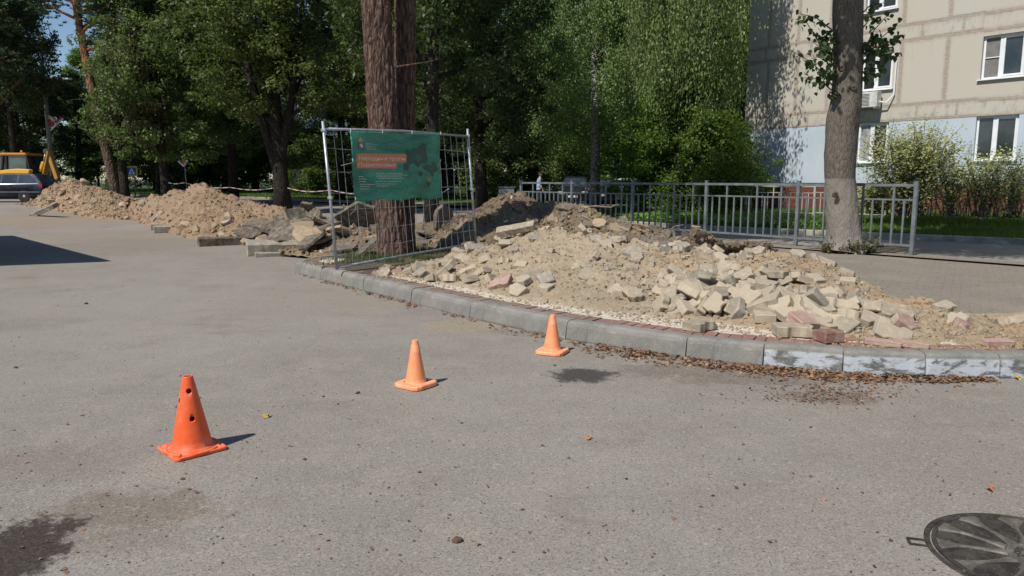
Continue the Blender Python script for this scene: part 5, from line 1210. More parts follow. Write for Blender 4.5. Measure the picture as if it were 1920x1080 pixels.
def btext(s, x0, x1, ybase, hgt, ink, d=.009, name='lettering', slant=0):
    me = textmesh(s, 1.0); co_ = [v.co.copy() for v in me.vertices]; w0 = min(c.x for c in co_); w1 = max(c.x for c in co_); H0 = .72
    for v, c in zip(me.vertices, co_): v.co = BW(*ZB(x0+(c.x-w0)/(w1-w0)*(x1-x0), ybase-(c.y/H0)*hgt), d)
    return link(name, me, INK[ink], bn)
btext('Народные тропы', 172, 742, 482, 50, 'white'); btext('Подмосковья', 172, 605, 558, 44, 'white')
for i, (s, x1) in enumerate([('Министерство', 345), ('благоустройства', 418), ('Московской', 330), ('области', 378), ('Подмосковье', 375)]):
    btext(s, 256, x1, 276+i*18, 11, 'white')
rb = random.Random(8)
def dashes(x0, x1, y, h=7, ink='white'):
    x = x0
    while x < x1-12:
        w_ = min(rb.uniform(22, 58), x1-x); rect(x, y, x+w_, y+h, ink, .005, 'small_print'); x += w_+9
def dashrow(rows, h=6):
    q = MB()
    for (x0, x1, y) in rows:
        x = x0
        while x < x1-8:
            w_ = min(rb.uniform(14, 44), x1-x); p = [BW(*ZB(a, b), .006) for a, b in ((x, y), (x+w_, y), (x+w_, y+h), (x, y+h))]; q.add(p, [(0, 1, 2, 3)]); x += w_+7
    q.build('small_print', INK['white'], bn)
dashrow([(185, 235, 682), (185, 270, 714), (188, 275, 746), (190, 380, 780), (192, 320, 806), (196, 315, 840)], 6)
dashrow([(385, 690, 640), (388, 765, 662), (390, 700, 684), (420, 715, 706), (385, 680, 742), (388, 620, 774), (400, 545, 800)], 5)
# emblem: red field shield with dark blue rim and golden crown
poly([(168,262),(228,262),(230,320),(212,340),(198,345),(184,340),(168,322)], 'blue', .006, name='emblem_shield'); poly([(176,272),(220,270),(222,316),(208,332),(198,335),(186,330),(176,316)], 'red', .008, name='emblem_shield')
poly([(190,278),(206,278),(206,298),(216,300),(214,326),(204,322),(198,306),(186,300)], 'white', .011, name='emblem_shield')
poly([(176,256),(172,232),(182,222),(190,204),(198,196),(206,206),(212,222),(218,234),(216,256)], 'gold', .006, name='emblem_crown')
for k in range(3): poly([(x+k*22, y) for x, y in ((1046,696),(1038,700),(1030,712),(1038,728),(1050,734),(1052,728),(1044,722),(1039,712),(1044,702),(1050,700))], 'gold', .006, name='arrow_mark')
m = MB()
for (s, t) in ((0, 0), (.33, 0), (.66, 0), (1, 0), (0, .42), (1, .42), (1, .93), (0, .97), (.5, 1)):
    p = BW(s, t, .012); m.tube([p+Vector((0, 0, .03)), p+Vector((.012, -.01, 0)), p+Vector((0, 0, -.02))], .004, 5)
m.tube([BW(0, .45, .01), BW(-.10, .49, .0)], .005, 5); m.tube([BW(0, .98, .01), BW(.01, 1.12, 0), BW(-.04, 1.2, 0)], .004, 5); m.tube([BW(1, .93, .01), BW(1.1, .86, 0)], .005, 5)
m.build('cable_tie', M['white'], bn)
# ================================================================ RAILING
RH_ = 1.33
def rpost():
    m = MB(); m.box(-.034, .034, -.034, .034, -.05, RH_); m.box(-.04, .04, -.04, .04, RH_, RH_+.012); return m.mesh('post', False, .004)
postm = rpost(); SEC = 2.34
def railing_protos():
    L = SEC-.07; out = {}
    m = MB(); m.box(0, L, -.022, .022, 1.24, 1.29); out['top_rail'] = m.mesh('r')
    m = MB(); m.box(0, L, -.016, .016, .985, 1.015); out['middle_rail'] = m.mesh('r')
    m = MB(); m.box(0, L, -.018, .018, .15, .19); out['bottom_rail'] = m.mesh('r')
    m = MB(); m.box(-.0155, .0155, -.0135, .0135, .191, .984); out['short'] = m.mesh('b')
    m = MB(); m.box(-.0175, .0175, -.0165, .0165, .191, 1.239); out['long'] = m.mesh('b')
    return out
RP = railing_protos(); NB = 12
RL = ['railing section right of the linden trunk, first from the right end', 'railing section second from the right end, left of the linden trunk', 'railing section third from the right end, in front of the bright ground cover', 'railing section fourth from the right end, in front of the hedge', 'railing section in front of the parked cars, ending behind the dark heap']
ra_ = math.atan2(RD.y, RD.x)
for i in range(5):
    b = RA+RD*SEC*i; e = empty('railing_section', (b.x, b.y, .176), ra_+[.0, .01, -.006, .008, 0][i], RL[i], 'railing', 'grey pipe railing sections'); 
    for ch, nm in (('top_rail', 'top_rail'), ('middle_rail', 'middle_rail'), ('bottom_rail', 'bottom_rail')):
        o = link(nm, matcopy(RP[ch], M['rail']), None, e); o.location = (.035, 0, 0)
    link('post', matcopy(postm, M['rail']), None, e)
    if i == 4: o = link('post', matcopy(postm, M['rail']), None, e); o.location = (SEC, 0, 0)
    for k in range(1, NB):
        lg = k in (2, 5, 9); 
        o = link('bar', matcopy(RP['long' if lg else 'short'], M['rail']), None, e); o.location = (SEC*k/NB, 0, 0)
e0 = V(1400, 400, 25.6); q0 = Vector((colx(1400, 25.6), 25.6)); q1 = Vector((colx(1911, 20.3), 20.3)); d = (q1-q0).normalized(); L2 = 2.34
BLb = ['cream railing section on the lawn near the block corner', 'cream railing section on the lawn behind the linden trunk', 'railing section on the lawn in front of the wide shrub', 'railing section on the lawn in the shade near the right edge', 'railing section on the lawn at the right edge']
for i in range(5):
    b = q0+d*L2*i; e = empty('railing_section', (b.x, b.y, .33+.02*i), math.atan2(d.y, d.x), BLb[i], 'railing', 'low railing on the lawn'); e.scale = (1, 1, .78)
    mm = M['rail2']
    for ch in ('top_rail', 'middle_rail', 'bottom_rail'): o = link(ch, matcopy(RP[ch], mm), None, e); o.location = (.035, 0, 0)
    link('post', matcopy(postm, mm), None, e)
    for k in range(1, NB): o = link('bar', matcopy(RP['long' if k in (2, 5, 9) else 'short'], mm), None, e); o.location = (SEC*k/NB, 0, 0)
# ================================================================ CONES
def rrect(h, r, n=5):
    out = []
    for cx, cy, a0 in ((h-r, h-r, 0), (-h+r, h-r, PI/2), (-h+r, -h+r, PI), (h-r, -h+r, 1.5*PI)):
        for k in range(n+1): a = a0+PI/2*k/n; out.append((cx+r*math.cos(a), cy+r*math.sin(a)))
    return out
def cone(label, p, ang, H, R0, R1, bh, m, holes, chamf):
    e = empty('traffic_cone', p, ang, label, 'traffic cone', 'orange traffic cones')
    mb = MB()
    if holes: prof = [(R0+.022, .012), (R0+.022, .026), (R0+.008, .030), (R0, .036)]
    else: prof = [(R0+.018, .020), (R0+.010, .032), (R0, .045)]
    ztop = H
    for k in range(1, 15):
        f = k/14; z = .045+(H-.045)*f; rr_ = R0+(R1-R0)*f
        prof.append((rr_, z))
        if not holes and k in (11, 12): prof[-1] = (rr_+.0025, z); prof.append((rr_-.0005, z+.004))
    if holes: prof[-2] = (prof[-2][0]+.0, prof[-2][1])
    prof += [(R1-.001, H+.004), (R1-.006, H+.006)]
    inner = [(r-.006, z) for r, z in reversed(prof) if z > .03 and r-.006 > .004]; full = prof+[(prof[-1][0]-.002, H-.002)]+inner[1:]
    n = 56; vs = []; fs = []
    for r_, z in full:
        for k in range(n): a = 2*PI*k/n; vs.append((r_*math.cos(a), r_*math.sin(a), z))
    for i in range(len(full)-1):
        for k in range(n): fs.append((i*n+k, i*n+(k+1) % n, (i+1)*n+(k+1) % n, (i+1)*n+k))
    fs += [(k, (len(full)-1)*n+k, (len(full)-1)*n+(k+1) % n, (k+1) % n) for k in range(n)]
    mb.add(vs, fs); me = mb.mesh('body', True); o = link('body', me, m, e)
    if holes:
        bpy.context.view_layer.update()
        cut = MB()
        for (az, z, s_) in holes:
            M4 = Matrix.Rotation(az-ang, 4, 'Z') @ Matrix.Translation((0, 0, z)) @ Euler((0, PI/2, 0)).to_matrix().to_4x4()
            cut.lathe([(s_, 0), (s_, .25)], 20, M4)
        cm = cut.mesh('cut'); bo_ = bpy.data.objects.new('cut', cm); C.objects.link(bo_); bo_.parent = e
        md = o.modifiers.new('b', 'BOOLEAN'); md.object = bo_; md.solver = 'EXACT'; md.operation = 'DIFFERENCE'; bpy.context.view_layer.update()
        nm = bpy.data.meshes.new_from_object(o.evaluated_get(bpy.context.evaluated_depsgraph_get())); o.modifiers.clear(); o.data = nm; bpy.data.objects.remove(bo_)
        nm.materials.clear(); nm.materials.append(m)
    b = MB(); hb = bh; o1 = rrect(hb, .025 if not chamf else .05, 4 if not chamf else 2); n = len(o1)
    if holes:
        lv = [(1, .004), (1.0, .016), (.985, .021), (.93, .022), (.91, .017), (.80, .017)]
    else: lv = [(.985, .004), (1, .012), (1, .028), (.965, .036), (.80, .038)]
    vs = []; 
    for s_, z in lv: vs += [(x*s_, y*s_, z) for x, y in o1]
    ringr = R0+.024
    vs += [(ringr*math.cos(math.atan2(y, x))*.9, ringr*math.sin(math.atan2(y, x))*.9, lv[-1][1]) for x, y in o1]
    fs = [(i*n+k, i*n+(k+1) % n, (i+1)*n+(k+1) % n, (i+1)*n+k) for i in range(len(lv)) for k in range(n)]+[tuple(reversed(range(n)))]
    b.add(vs, fs); b.build('base', m, e, False, .0015)
    if holes:
        q = MB()
        for k in range(4):
            a = PI/4+k*PI/2; T = Matrix.Rotation(a, 4, 'Z'); q.add([T@Vector(v) for v in ((hb*.98, -.012, .016), (hb*1.26, 0, .018), (hb*.98, .012, .016), (hb*1.0, 0, .034))], [(0,1,3),(1,2,3),(2,0,3),(0,2,1)])
        q.build('corner_rib', m, e)
        q = MB(); q.lathe([(R0+.045, .015), (R0+.040, .026), (R0+.028, .028), (R0+.022, .02)], 48); q.build('foot_ring', m, e, True)
def angof(p0, p1): a = G(*p0); b = G(*p1); return math.atan2(b.y-a.y, b.x-a.x)
c1 = G(361, 843); c2 = G(780, 724); c3 = G(1035.5, 662)
tocam = lambda c: math.atan2(-c.y, -c.x)
cone('deep orange cone with round holes nearest the camera', c1, angof((325, 866), (425, 840)), .435, .108, .028, .148, M['cone1'], [(tocam(c1)+.02, .36, .0145), (tocam(c1)+.12, .205, .0145), (tocam(c1)-1.35, .30, .014), (tocam(c1)+2.4, .33, .014), (tocam(c1)-2.5, .2, .014)], False)
cone('faded pale orange cone, middle one of the three', c2, angof((776, 745), (827, 727)), .352, .078, .023, .128, M['cone2'], None, True)
cone('faded pale orange cone nearest the kerb, smallest of the three', c3, angof((1048, 678), (1072, 663)), .345, .08, .023, .13, M['cone2'], None, True)
# ================================================================ MANHOLE
mc = Vector((2.165, 2.865, 0)); mh = empty('manhole_cover', mc, 0, 'dark cast iron manhole cover with radial ribs in the lower right corner', 'manhole cover')
def ironm(name, a, b):
    n = NT(name); c = n.mix(n.ramp(n.noise(9, 5, .75), .4, .62), a, b); c = n.mix(n.ramp(n.noise(70, 3, .8), .62, .72, 0, .8), c, (.35, .33, .3)); n.bump(n.noise(90, 3, .8), .5, .004); return n.fin(c, .6, .3, .4)
IR = ironm('cast_iron', (.055, .048, .042), (.15, .13, .11)); ID = ironm('dark_iron', (.03, .026, .022), (.075, .065, .055)); IW = ironm('worn_iron', (.10, .09, .075), (.19, .17, .14))  # darker tone for plate, rim, lug and lettering
RM = .40
m = MB(); m.lathe([(RM+.006, -.02), (RM+.006, .006), (RM-.012, .008), (RM-.018, .001), (RM-.018, -.02)], 72); m.build('outer_rim', ID, mh, True)
m = MB(); m.lathe([(RM-.024, -.02), (RM-.024, .010), (RM-.040, .011), (RM-.043, .004), (.1, .004), (.1, -.02)], 72); m.build('plate', ID, mh, False)
m = MB(); m.lathe([(.105, .003), (.103, .012), (.093, .012), (.09, .009), (.001, .010)], 40); m.build('hub', IW, mh, False)
m = MB(); nr = 12
for k in range(nr):
    a = 2*PI*(k+.35)/nr; c, s_ = math.cos(a), math.sin(a); w0, w1 = .012, .03
    def pt_(r_, w_, z): return (r_*c-w_*s_, r_*s_+w_*c, z)
    r0_, r1_ = .104, RM-.041
    cr = []
    vs = []
    for j in range(7):
        f = j/6; r_ = r0_+(r1_-r0_)*f; w_ = (.026-.020*math.sin(PI*min(1, f*1.1)) + (.03*(f-.75)*4 if f > .75 else 0)); vs += [pt_(r_, -w_, .0045), pt_(r_, -w_*.6, .012), pt_(r_, w_*.6, .012), pt_(r_, w_, .0045)]
    m.add(vs, [(j*4+i, j*4+i+1, (j+1)*4+i+1, (j+1)*4+i) for j in range(6) for i in range(3)])
m.build('radial_rib', IW, mh)
m = MB(); a = math.atan2(3.0-2.865, 1.73-2.165); T = Matrix.Rotation(a, 4, 'Z')
for (x0, x1, y0, y1) in ((RM+.0, RM+.075, -.032, -.022), (RM+.0, RM+.075, .022, .032), (RM+.065, RM+.077, -.0215, .0215)): m.box(x0, x1, y0, y1, -.01, .007, T)
m.build('hinge_lug', ID, mh)
m = MB(); m.add([T@Vector(v) for v in ((RM+.02, -.045, .0015), (RM+.1, -.045, .0015), (RM+.1, .045, .0015), (RM+.02, .045, .0015))], [(0, 1, 2, 3)]); 
me = textmesh('2005', .05); q = textmesh('2005', .045)
for v in me.vertices:
    x, y = v.co.x, v.co.y; aa = 2.2+(.06-x)*13*.8; rr_ = .048+y*.85; rr_, aa = .05+y*.8, 3.35-x/.058*.9; v.co = Vector((rr_*math.cos(aa), rr_*math.sin(aa), .0125))
link('lettering', me, ID, mh)
# ================================================================ VEHICLES
def paint(name, col, rough=.3, metal=.3):
    n = NT(name); c = n.mix(n.ramp(n.noise(2.5, 4, .7), .4, .7, 0, .35), col, tuple(q*.7+.06 for q in col)); n.b.inputs['Coat Weight'].default_value = .15; n.b.inputs['Coat Roughness'].default_value = .15; return n.fin(c, rough, metal, .5)
PT = {'navy': paint('navy_paint', (.012, .018, .036)), 'black': paint('black_paint', (.012, .013, .015)), 'white': paint('silver_white_paint', (.72, .73, .74), .35, 0), 'yellow': paint('yellow_paint', (.78, .40, .02), .45, 0), 'dkyellow': paint('ochre_paint', (.42, .22, .03), .6, 0), 'roof': paint('orange_roof', (.62, .25, .03), .5, 0)}
M['rim'] = simple('alloy', (.45, .46, .47), .35, .6, .1); M['tail'] = simple('tail_light_red', (.35, .015, .012), .25, 0, .1); M['clearlamp'] = simple('headlight_clear', (.55, .56, .55), .15, 0, .1); M['plate'] = simple('plate_white', (.6, .6, .6), .5, 0, .05)
CG = glassmat('car_glass', (.02, .027, .035), .05)
def car(label, loc, rz, kind, pm, group=None):
    e = empty('parked_car', loc, rz, label, 'car', group); W2 = .86
    # x forward (+), profile of lower body
    def arch(cx, r=.36, n=9): return [(cx+r*math.cos(PI-PI*k/n) if False else cx-r*math.cos(PI*k/n)*-1*-1, .30+r*math.sin(PI*k/n)) for k in range(n+1)]
    wx = 1.30
    low = [(-2.22, .38), (-2.2, .25)] + [(-wx+.35*math.cos(PI-PI*k/8), .28+.35*math.sin(PI*k/8)) for k in range(9)] + [(wx+.35*math.cos(PI-PI*k/8), .28+.35*math.sin(PI*k/8)) for k in range(9)] + [(2.15, .25), (2.24, .42), (2.22, .62), (2.05, .76), (1.15, .92), (.95, .95), (-2.05 if kind == 'wagon' else -1.5, .97), (-2.2, .93 if kind == 'wagon' else .95), (-2.26, .7)]
    def solid(prof, hw, bev=.02):
        n = len(prof); vs = []
        lay = [(-1, .96), (-.93, 1), (.93, 1), (1, .96)]
        cx = sum(p[0] for p in prof)/n; cz = sum(p[1] for p in prof)/n
        for y, s_ in lay: vs += [((x-cx)*s_+cx, y*hw(z), (z-cz)*s_+cz) for x, z in prof]
        fs = [(i*n+k, i*n+(k+1) % n, (i+1)*n+(k+1) % n, (i+1)*n+k) for i in range(3) for k in range(n)]
        m = MB(); m.add(vs, fs+[tuple(range(n)), tuple(reversed(range(3*n, 4*n)))]); return m
    solid(low, lambda z: W2*(1-.06*max(0, (z-.7)/.3)**2) if z > .7 else W2).build('body', pm, e, True)
    if kind == 'wagon': cab = [(1.0, .93), (.25, 1.40), (-.4, 1.46), (-1.5, 1.43), (-1.75, 1.38), (-2.18, .93)]
    elif kind == 'suv': cab = [(1.0, .93), (.45, 1.48), (-.3, 1.55), (-1.75, 1.52), (-2.15, .95)]
    else: cab = [(1.05, .92), (.3, 1.40), (-.5, 1.45), (-1.1, 1.38), (-1.85, .95)]
    hw = lambda z: .80-.20*max(0, (z-.93)/.5)
    n = len(cab); m = MB(); vs = []
    for y in (-1, 1): vs += [(x, y*hw(z), z) for x, z in cab]
    m.add(vs, [tuple(range(n)), tuple(reversed(range(n, 2*n)))]+[(k, (k+1) % n, n+(k+1) % n, n+k) for k in range(n)]); cb = m.build('cabin', pm, e, False, .03, 2)
    def side(poly_, sgn, name='side_window', m_=CG):
        q = MB(); v = [(x, sgn*(hw(z)+.006), z) for x, z in poly_]; k = len(v); v += [(x, y-sgn*.02, z) for x, y, z in v]; q.add(v, [tuple(range(k)), tuple(reversed(range(k, 2*k)))]+[(i, (i+1) % k, k+(i+1) % k, k+i) for i in range(k)]); q.build(name, m_, e)
    for sgn in (-1, 1):
        if kind == 'wagon': ws = [[(.82, .97), (.22, 1.34), (-.12, 1.36), (-.12, .97)], [(-.2, .97), (-.2, 1.36), (-.95, 1.37), (-.95, .97)], [(-1.03, .97), (-1.03, 1.37), (-1.55, 1.34), (-1.78, 1.2), (-1.95, .99)]]
        elif kind == 'suv': ws = [[(.85, .98), (.45, 1.42), (-.05, 1.46), (-.05, .98)], [(-.13, .98), (-.13, 1.46), (-.95, 1.46), (-.95, .98)], [(-1.03, .98), (-1.03, 1.45), (-1.7, 1.42), (-1.9, 1.0)]]
        else: ws = [[(.85, .96), (.28, 1.33), (-.15, 1.36), (-.15, .96)], [(-.23, .96), (-.23, 1.36), (-.8, 1.36), (-1.35, .98)]]
        for w_ in ws: side(w_, sgn)
    def endg(a, b, name):
        (x0, z0), (x1, z1) = a, b; q = MB(); nx_ = Vector((z1-z0, 0, x0-x1)); nx_ = nx_.normalized()*(.008 if nx_.x*(1 if x0 > 0 else -1) > 0 else -.008)
        f0, f1 = .12, .9; v = []
        for f in (f0, f1):
            x = x0+(x1-x0)*f; z = z0+(z1-z0)*f
            for y in (-1, 1): v.append(Vector((x, y*(hw(z)-.07), z))+nx_)
        v = [v[0], v[1], v[3], v[2]]; v += [p-nx_*2 for p in v]; q.add(v, [(0,1,2,3),(7,6,5,4),(0,4,5,1),(1,5,6,2),(2,6,7,3),(3,7,4,0)]); q.build(name, CG, e)
    endg(cab[0], cab[1], 'windscreen'); endg(cab[-1], cab[-2], 'rear_window')
    for x in (-wx, wx):
        for sgn in (-1, 1):
            T = Matrix.Translation((x, sgn*(W2-.10), .31)) @ Euler((PI/2*(-sgn), 0, 0)).to_matrix().to_4x4()
            q = MB(); q.lathe([(.2, -.08), (.29, -.09), (.312, -.07), (.312, .07), (.29, .09), (.21, .085)], 28, T); wl = q.build('wheel', M['black'], e, True)
            q = MB(); q.lathe([(.21, .08), (.2, .06), (.07, .085), (.05, .095), (.01, .095)], 24, T); q.build('rim', M['rim'], wl, True)
            q = MB()
            for k in range(9): q.box(.09, .17, -.012, .012, .07, .095, T @ Matrix.Rotation(2*PI*(k+.5)/9, 4, 'Z'))
            q.build('rim_slot', M['black'], wl)
    for sgn in (-1, 1):
        q = MB(); q.box(-2.245, -2.1, sgn*.84-.09 if sgn > 0 else -.845, .845 if sgn > 0 else -.84+.09, .70, .93); q.build('tail_light', M['tail'], e, bevel=.01)
        q = MB(); q.box(2.02, 2.225, sgn*.5 if sgn > 0 else -.80, .80 if sgn > 0 else -.5, .60, .72); q.build('headlight', M['clearlamp'], e, bevel=.015)
        q = MB(); q.box(.72, .84, sgn*.86 if sgn > 0 else -1.0, 1.0 if sgn > 0 else -.86, .92, 1.04); q.build('mirror', pm, e, bevel=.02)
        q = MB(); q.box(-2.1, 2.0, sgn*.862 if sgn > 0 else -.872, .872 if sgn > 0 else -.862, .50, .54); q.build('side_moulding', M['rail'] if kind == 'wagon' else M['black'], e)
        q = MB()
        for x in (-.05, -.9): q.box(x-.16+.3, x+.3, sgn*.845 if sgn > 0 else -.875, .875 if sgn > 0 else -.845, .84, .865)
        q.build('door_handle', pm, e)
    q = MB(); q.box(-2.285, -2.262, -.26, .26, .46, .57); q.build('number_plate', M['plate'], e)
    q = MB(); q.box(2.238, 2.262, -.26, .26, .40, .51); q.build('number_plate', M['plate'], e)
    q = MB(); q.box(2.20, 2.245, -.45, .45, .54, .66); q.build('grille', M['black'], e)
    q = MB(); q.box(-2.0, 2.0, -.7, .7, .16, .3); q.build('underbody', M['black'], e)
    return e
wz = rise(-24.3, 37.5)
car('dark blue estate car parked behind the farthest earth heap at the left edge', (colx(77, 37.2)-2.2, 38.0, wz), PI, 'wagon', PT['navy'])
gc = 'cars parked beyond the railing'
car('dark car with white plate behind the railing, left of the birch trunk', (colx(1080, 42.5), 42.8, .165), -PI/2-.15, 'suv', PT['black'], gc)
car('dark car seen tail-on right behind the leaning birch trunk', (colx(1124, 42.5)+.2, 43.2, .165), PI/2-.12, 'sedan', PT['black'], gc)
car('silver white car standing aslant right of the birch trunk', (colx(1158, 42)+.7, 43.2, .165), -PI/2-.75, 'sedan', PT['white'], gc)
# ---------------------------------------------------------------- backhoe loader
BY = 43.0
bx0 = colx(0, BY); bz = rise(bx0, BY); bk = empty('backhoe_loader', (bx0, BY, bz), 0, 'yellow backhoe loader with orange cab roof and raised rear arm behind the dark estate car', 'backhoe'); bo2 = bk.location.copy()
def bp(px, py, dy=0): return V(px, py, BY+dy)-bo2
X0 = colx(-75, BY)-bo2.x; X1 = colx(52, BY)-bo2.x
zt = bp(0, 291).z; zc = bp(0, 328).z
m = MB(); m.box(X0+.9, X1+.05, -.05, 1.7, zt-.02, zt+.14); m.build('cab_roof', PT['roof'], bk, bevel=.06, seg=2)
m = MB()
for (a, b) in (((2, 328), (5, 292)), ((12, 328), (11, 292)), ((57, 328), (49, 292)), ((-60, 328), (-55, 292))):
    for dy in (0.02, 1.6): m.bar(bp(*a)+Vector((0, dy, 0)), bp(*b)+Vector((0, dy, 0)), .09, .09, (0, 1, 0))
m.build('cab_frame', M['black'], bk)
cgm = glassmat('cab_glass', (.03, .05, .06), .06)
for yy in (.06, 1.54): m = MB(); m.box(X0+1.0, X1-.05, yy, yy+.02, zc, zt-.03); m.build('cab_glass', cgm, bk)
m = MB(); m.box(X1+.02, X1+.05, .1, 1.5, zc, zt-.03); m.build('rear_glass', CG, bk)
m = MB(); m.box(X0+.9, X1+.1, .0, 1.65, .7, zc-.01); m.build('cab_body', PT['dkyellow'], bk, bevel=.05)
m = MB(); pr = [(bp(-60, 329).x, bp(0, 330).z), (bp(-10, 0).x, bp(0, 318).z), (bp(8, 0).x, bp(0, 316.5).z), (bp(30, 0).x, bp(0, 317.5).z), (bp(33, 0).x, bp(0, 319).z), (bp(28, 0).x, bp(0, 332).z), (bp(-60, 0).x, bp(0, 334).z)]
vs = [(x, -.35, z) for x, z in pr]+[(x, .0, z) for x, z in pr]; n = len(pr); m.add(vs, [tuple(range(n)), tuple(reversed(range(n, 2*n)))]+[(k, (k+1) % n, n+(k+1) % n, n+k) for k in range(n)]); m.build('rear_fender', PT['yellow'], bk, bevel=.03)
m = MB(); m.box(X0-1.8, X0+.9, .15, 1.5, .8, 1.9); m.build('bonnet', PT['yellow'], bk, bevel=.08, seg=2)
for x, rd in ((bp(15, 0).x, .7), (X0-1.2, .5)):
    for y in (-.3, 1.6):
        T = Matrix.Translation((x, y+.2, rd)) @ Euler((PI/2, 0, 0)).to_matrix().to_4x4(); m = MB(); m.lathe([(rd*.5, -.2), (rd*.93, -.2), (rd, -.12), (rd, .12), (rd*.93, .2), (rd*.5, .2)], 28, T); wl = m.build('wheel', M['black'], bk, True)
        m = MB(); m.lathe([(rd*.52, .1), (rd*.45, .05), (rd*.1, .12), (.01, .12)], 20, T); m.build('rim', PT['yellow'], wl, True)
m = MB()
a = bp(66, 340); b = bp(79, 283)
for dy in (.45, .75): m.bar(bp(72, 330)+Vector((0, dy, 0)), bp(82, 283)+Vector((0, dy, 0)), .09, .20, (0, 1, 0))
m.build('boom', PT['dkyellow'], bk, bevel=.02)
m = MB(); m.bar(bp(78, 281)+Vector((0, .6, 0)), bp(97, 336)+Vector((0, .6, 0)), .22, .34, (0, 1, 0)); m.build('dipper_arm', PT['dkyellow'], bk, bevel=.03)
m = MB(); m.lathe([(.15, -.2), (.15, .2)], 16, Matrix.Translation(bp(77, 283)+Vector((0, .6, 0))) @ Euler((PI/2, 0, 0)).to_matrix().to_4x4()); m.build('elbow_joint', M['twig'], bk)
m = MB(); m.bar(bp(65, 322)+Vector((0, .5, 0)), bp(71, 303)+Vector((0, .5, 0)), .16, .17, (0, 1, 0)); m.build('swing_cylinder', PT['yellow'], bk, bevel=.03)
m = MB(); m.tube([bp(71, 303)+Vector((0, .5, 0)), bp(75, 288)+Vector((0, .5, 0))], .035, 10); m.build('piston_rod', M['galv'], bk, True)
m = MB(); m.tube([bp(97, 336)+Vector((0, .6, 0)), bp(102, 345)+Vector((0, .6, 0)), bp(99, 352)+Vector((0, .6, 0))], [.12, .1, .08], 8); m.box(*[bp(90, 0).x, bp(100, 0).x, .2, 1.0, .4, 1.0]); m.build('bucket', M['twig'], bk)
m = MB(); m.lathe([(.06, 0), (.06, .12), (.03, .14)], 12, Matrix.Translation((bp(7, 0).x, .3, zt+.14))); m.build('beacon', PT['roof'], bk, True)
# ================================================================ SIGNS, POLE, CABINET, TAPE
def signpost(label, px, Y, ztop, zb=None, par=None):
    x = colx(px, Y); z = rise(x, Y)+.1; return Vector((x, Y, z))
blue = simple('sign_blue', (.02, .07, .30), .4, 0, .03, 5, 0); whitep = simple('sign_white', (.75, .75, .75), .4, 0, .03, 5, 0); yel = simple('sign_yellow', (.70, .45, .05), .4, 0, .03, 5, 0); orp = simple('sign_orange', (.75, .24, .02), .4, 0, .05, 5, 0); blk = simple('sign_black', (.02, .02, .02), .5, 0, .05, 5, 0)
def flat(e, pts, y0, y1, m, name):
    q = MB(); n = len(pts); q.add([(x, y0, z) for x, z in pts]+[(x, y1, z) for x, z in pts], [tuple(range(n)), tuple(reversed(range(n, 2*n)))]+[(k, (k+1) % n, n+(k+1) % n, n+k) for k in range(n)]); return q.build(name, m, e)
SY = 50
c = V(247, 321, SY); s1 = empty('pedestrian_crossing_sign', (c.x, SY, rise(c.x, SY)+.1), 0, 'blue crosswalk sign with white triangle and yellow border right of the pine trunks', 'road sign'); zz = c.z-s1.location.z
m = MB(); m.tube([(.12, .05, -.1), (.12, .05, zz+.3)], .035, 8); m.build('post', M['galv'], s1, True)
flat(s1, [(-.38, zz-.33), (.38, zz-.33), (.38, zz+.33), (-.38, zz+.33)], 0, .01, yel, 'border_plate'); flat(s1, [(-.29, zz-.25), (.29, zz-.25), (.29, zz+.25), (-.29, zz+.25)], -.012, -.002, blue, 'panel')
flat(s1, [(-.23, zz-.2), (.23, zz-.2), (0, zz+.21)], -.02, -.014, whitep, 'triangle')
flat(s1, [(-.08, zz-.17), (-.03, zz-.03), (-.02, zz+.05), (.02, zz+.05), (.03, zz-.02), (.08, zz-.17), (.04, zz-.17), (.0, zz-.07), (-.04, zz-.17)], -.03, -.022, blk, 'walking_figure')
c = V(343, 303, SY); s2 = empty('priority_road_sign', (c.x+.12, SY, rise(c.x, SY)+.1), 0, 'white rimmed orange diamond priority sign on a grey post by the grass strip', 'road sign'); zz = c.z-s2.location.z
m = MB(); m.tube([(.02, .05, -.1), (-.06, .05, zz+.1)], .03, 8); m.build('post', M['galv'], s2, True)
r_ = .36; flat(s2, [(-.12-r_, zz), (-.12, zz-r_), (-.12+r_, zz), (-.12, zz+r_)], 0, .01, whitep, 'border_plate'); r_ = .24; flat(s2, [(-.12-r_, zz), (-.12, zz-r_), (-.12+r_, zz), (-.12, zz+r_)], -.012, -.002, orp, 'panel')
flat(s2, [(-.25, zz+.02), (-.1, zz-.02), (.02, zz+.05), (.0, zz-.05), (-.12, zz-.09), (-.26, zz-.04)], -.02, -.014, blk, 'emblem')
c = V(1157, 299, 33); s3 = empty('parking_sign', (c.x, 33, .2), 0, 'small dark blue parking sign with letter P against the hedge', 'road sign'); zz = c.z-.2
m = MB(); m.tube([(0, .03, -.1), (0, .03, zz+.2)], .025, 8); m.build('post', M['galv'], s3, True); flat(s3, [(-.12, zz-.2), (.12, zz-.2), (.12, zz+.2), (-.12, zz+.2)], 0, .01, simple('dark_sign_blue', (.012, .025, .06), .5), 'panel')
me = textmesh('P', .34)
for v in me.vertices: v.co = Vector((v.co.x-.1, -.012, v.co.y+zz-.12))
link('lettering', me, whitep, s3)
LY = 47
c = V(93, 260, LY); fp = empty('lamp_post', (c.x, LY, .45), 0, 'grey concrete lamp post with flags among the dark trees at left', 'lamp post'); 
m = MB(); m.tube([(0, 0, -.1), (-.05, 0, 9.2)], [.15, .10], 12); m.build('pole', simple('pole_concrete', (.2, .2, .19), .85), fp, True)
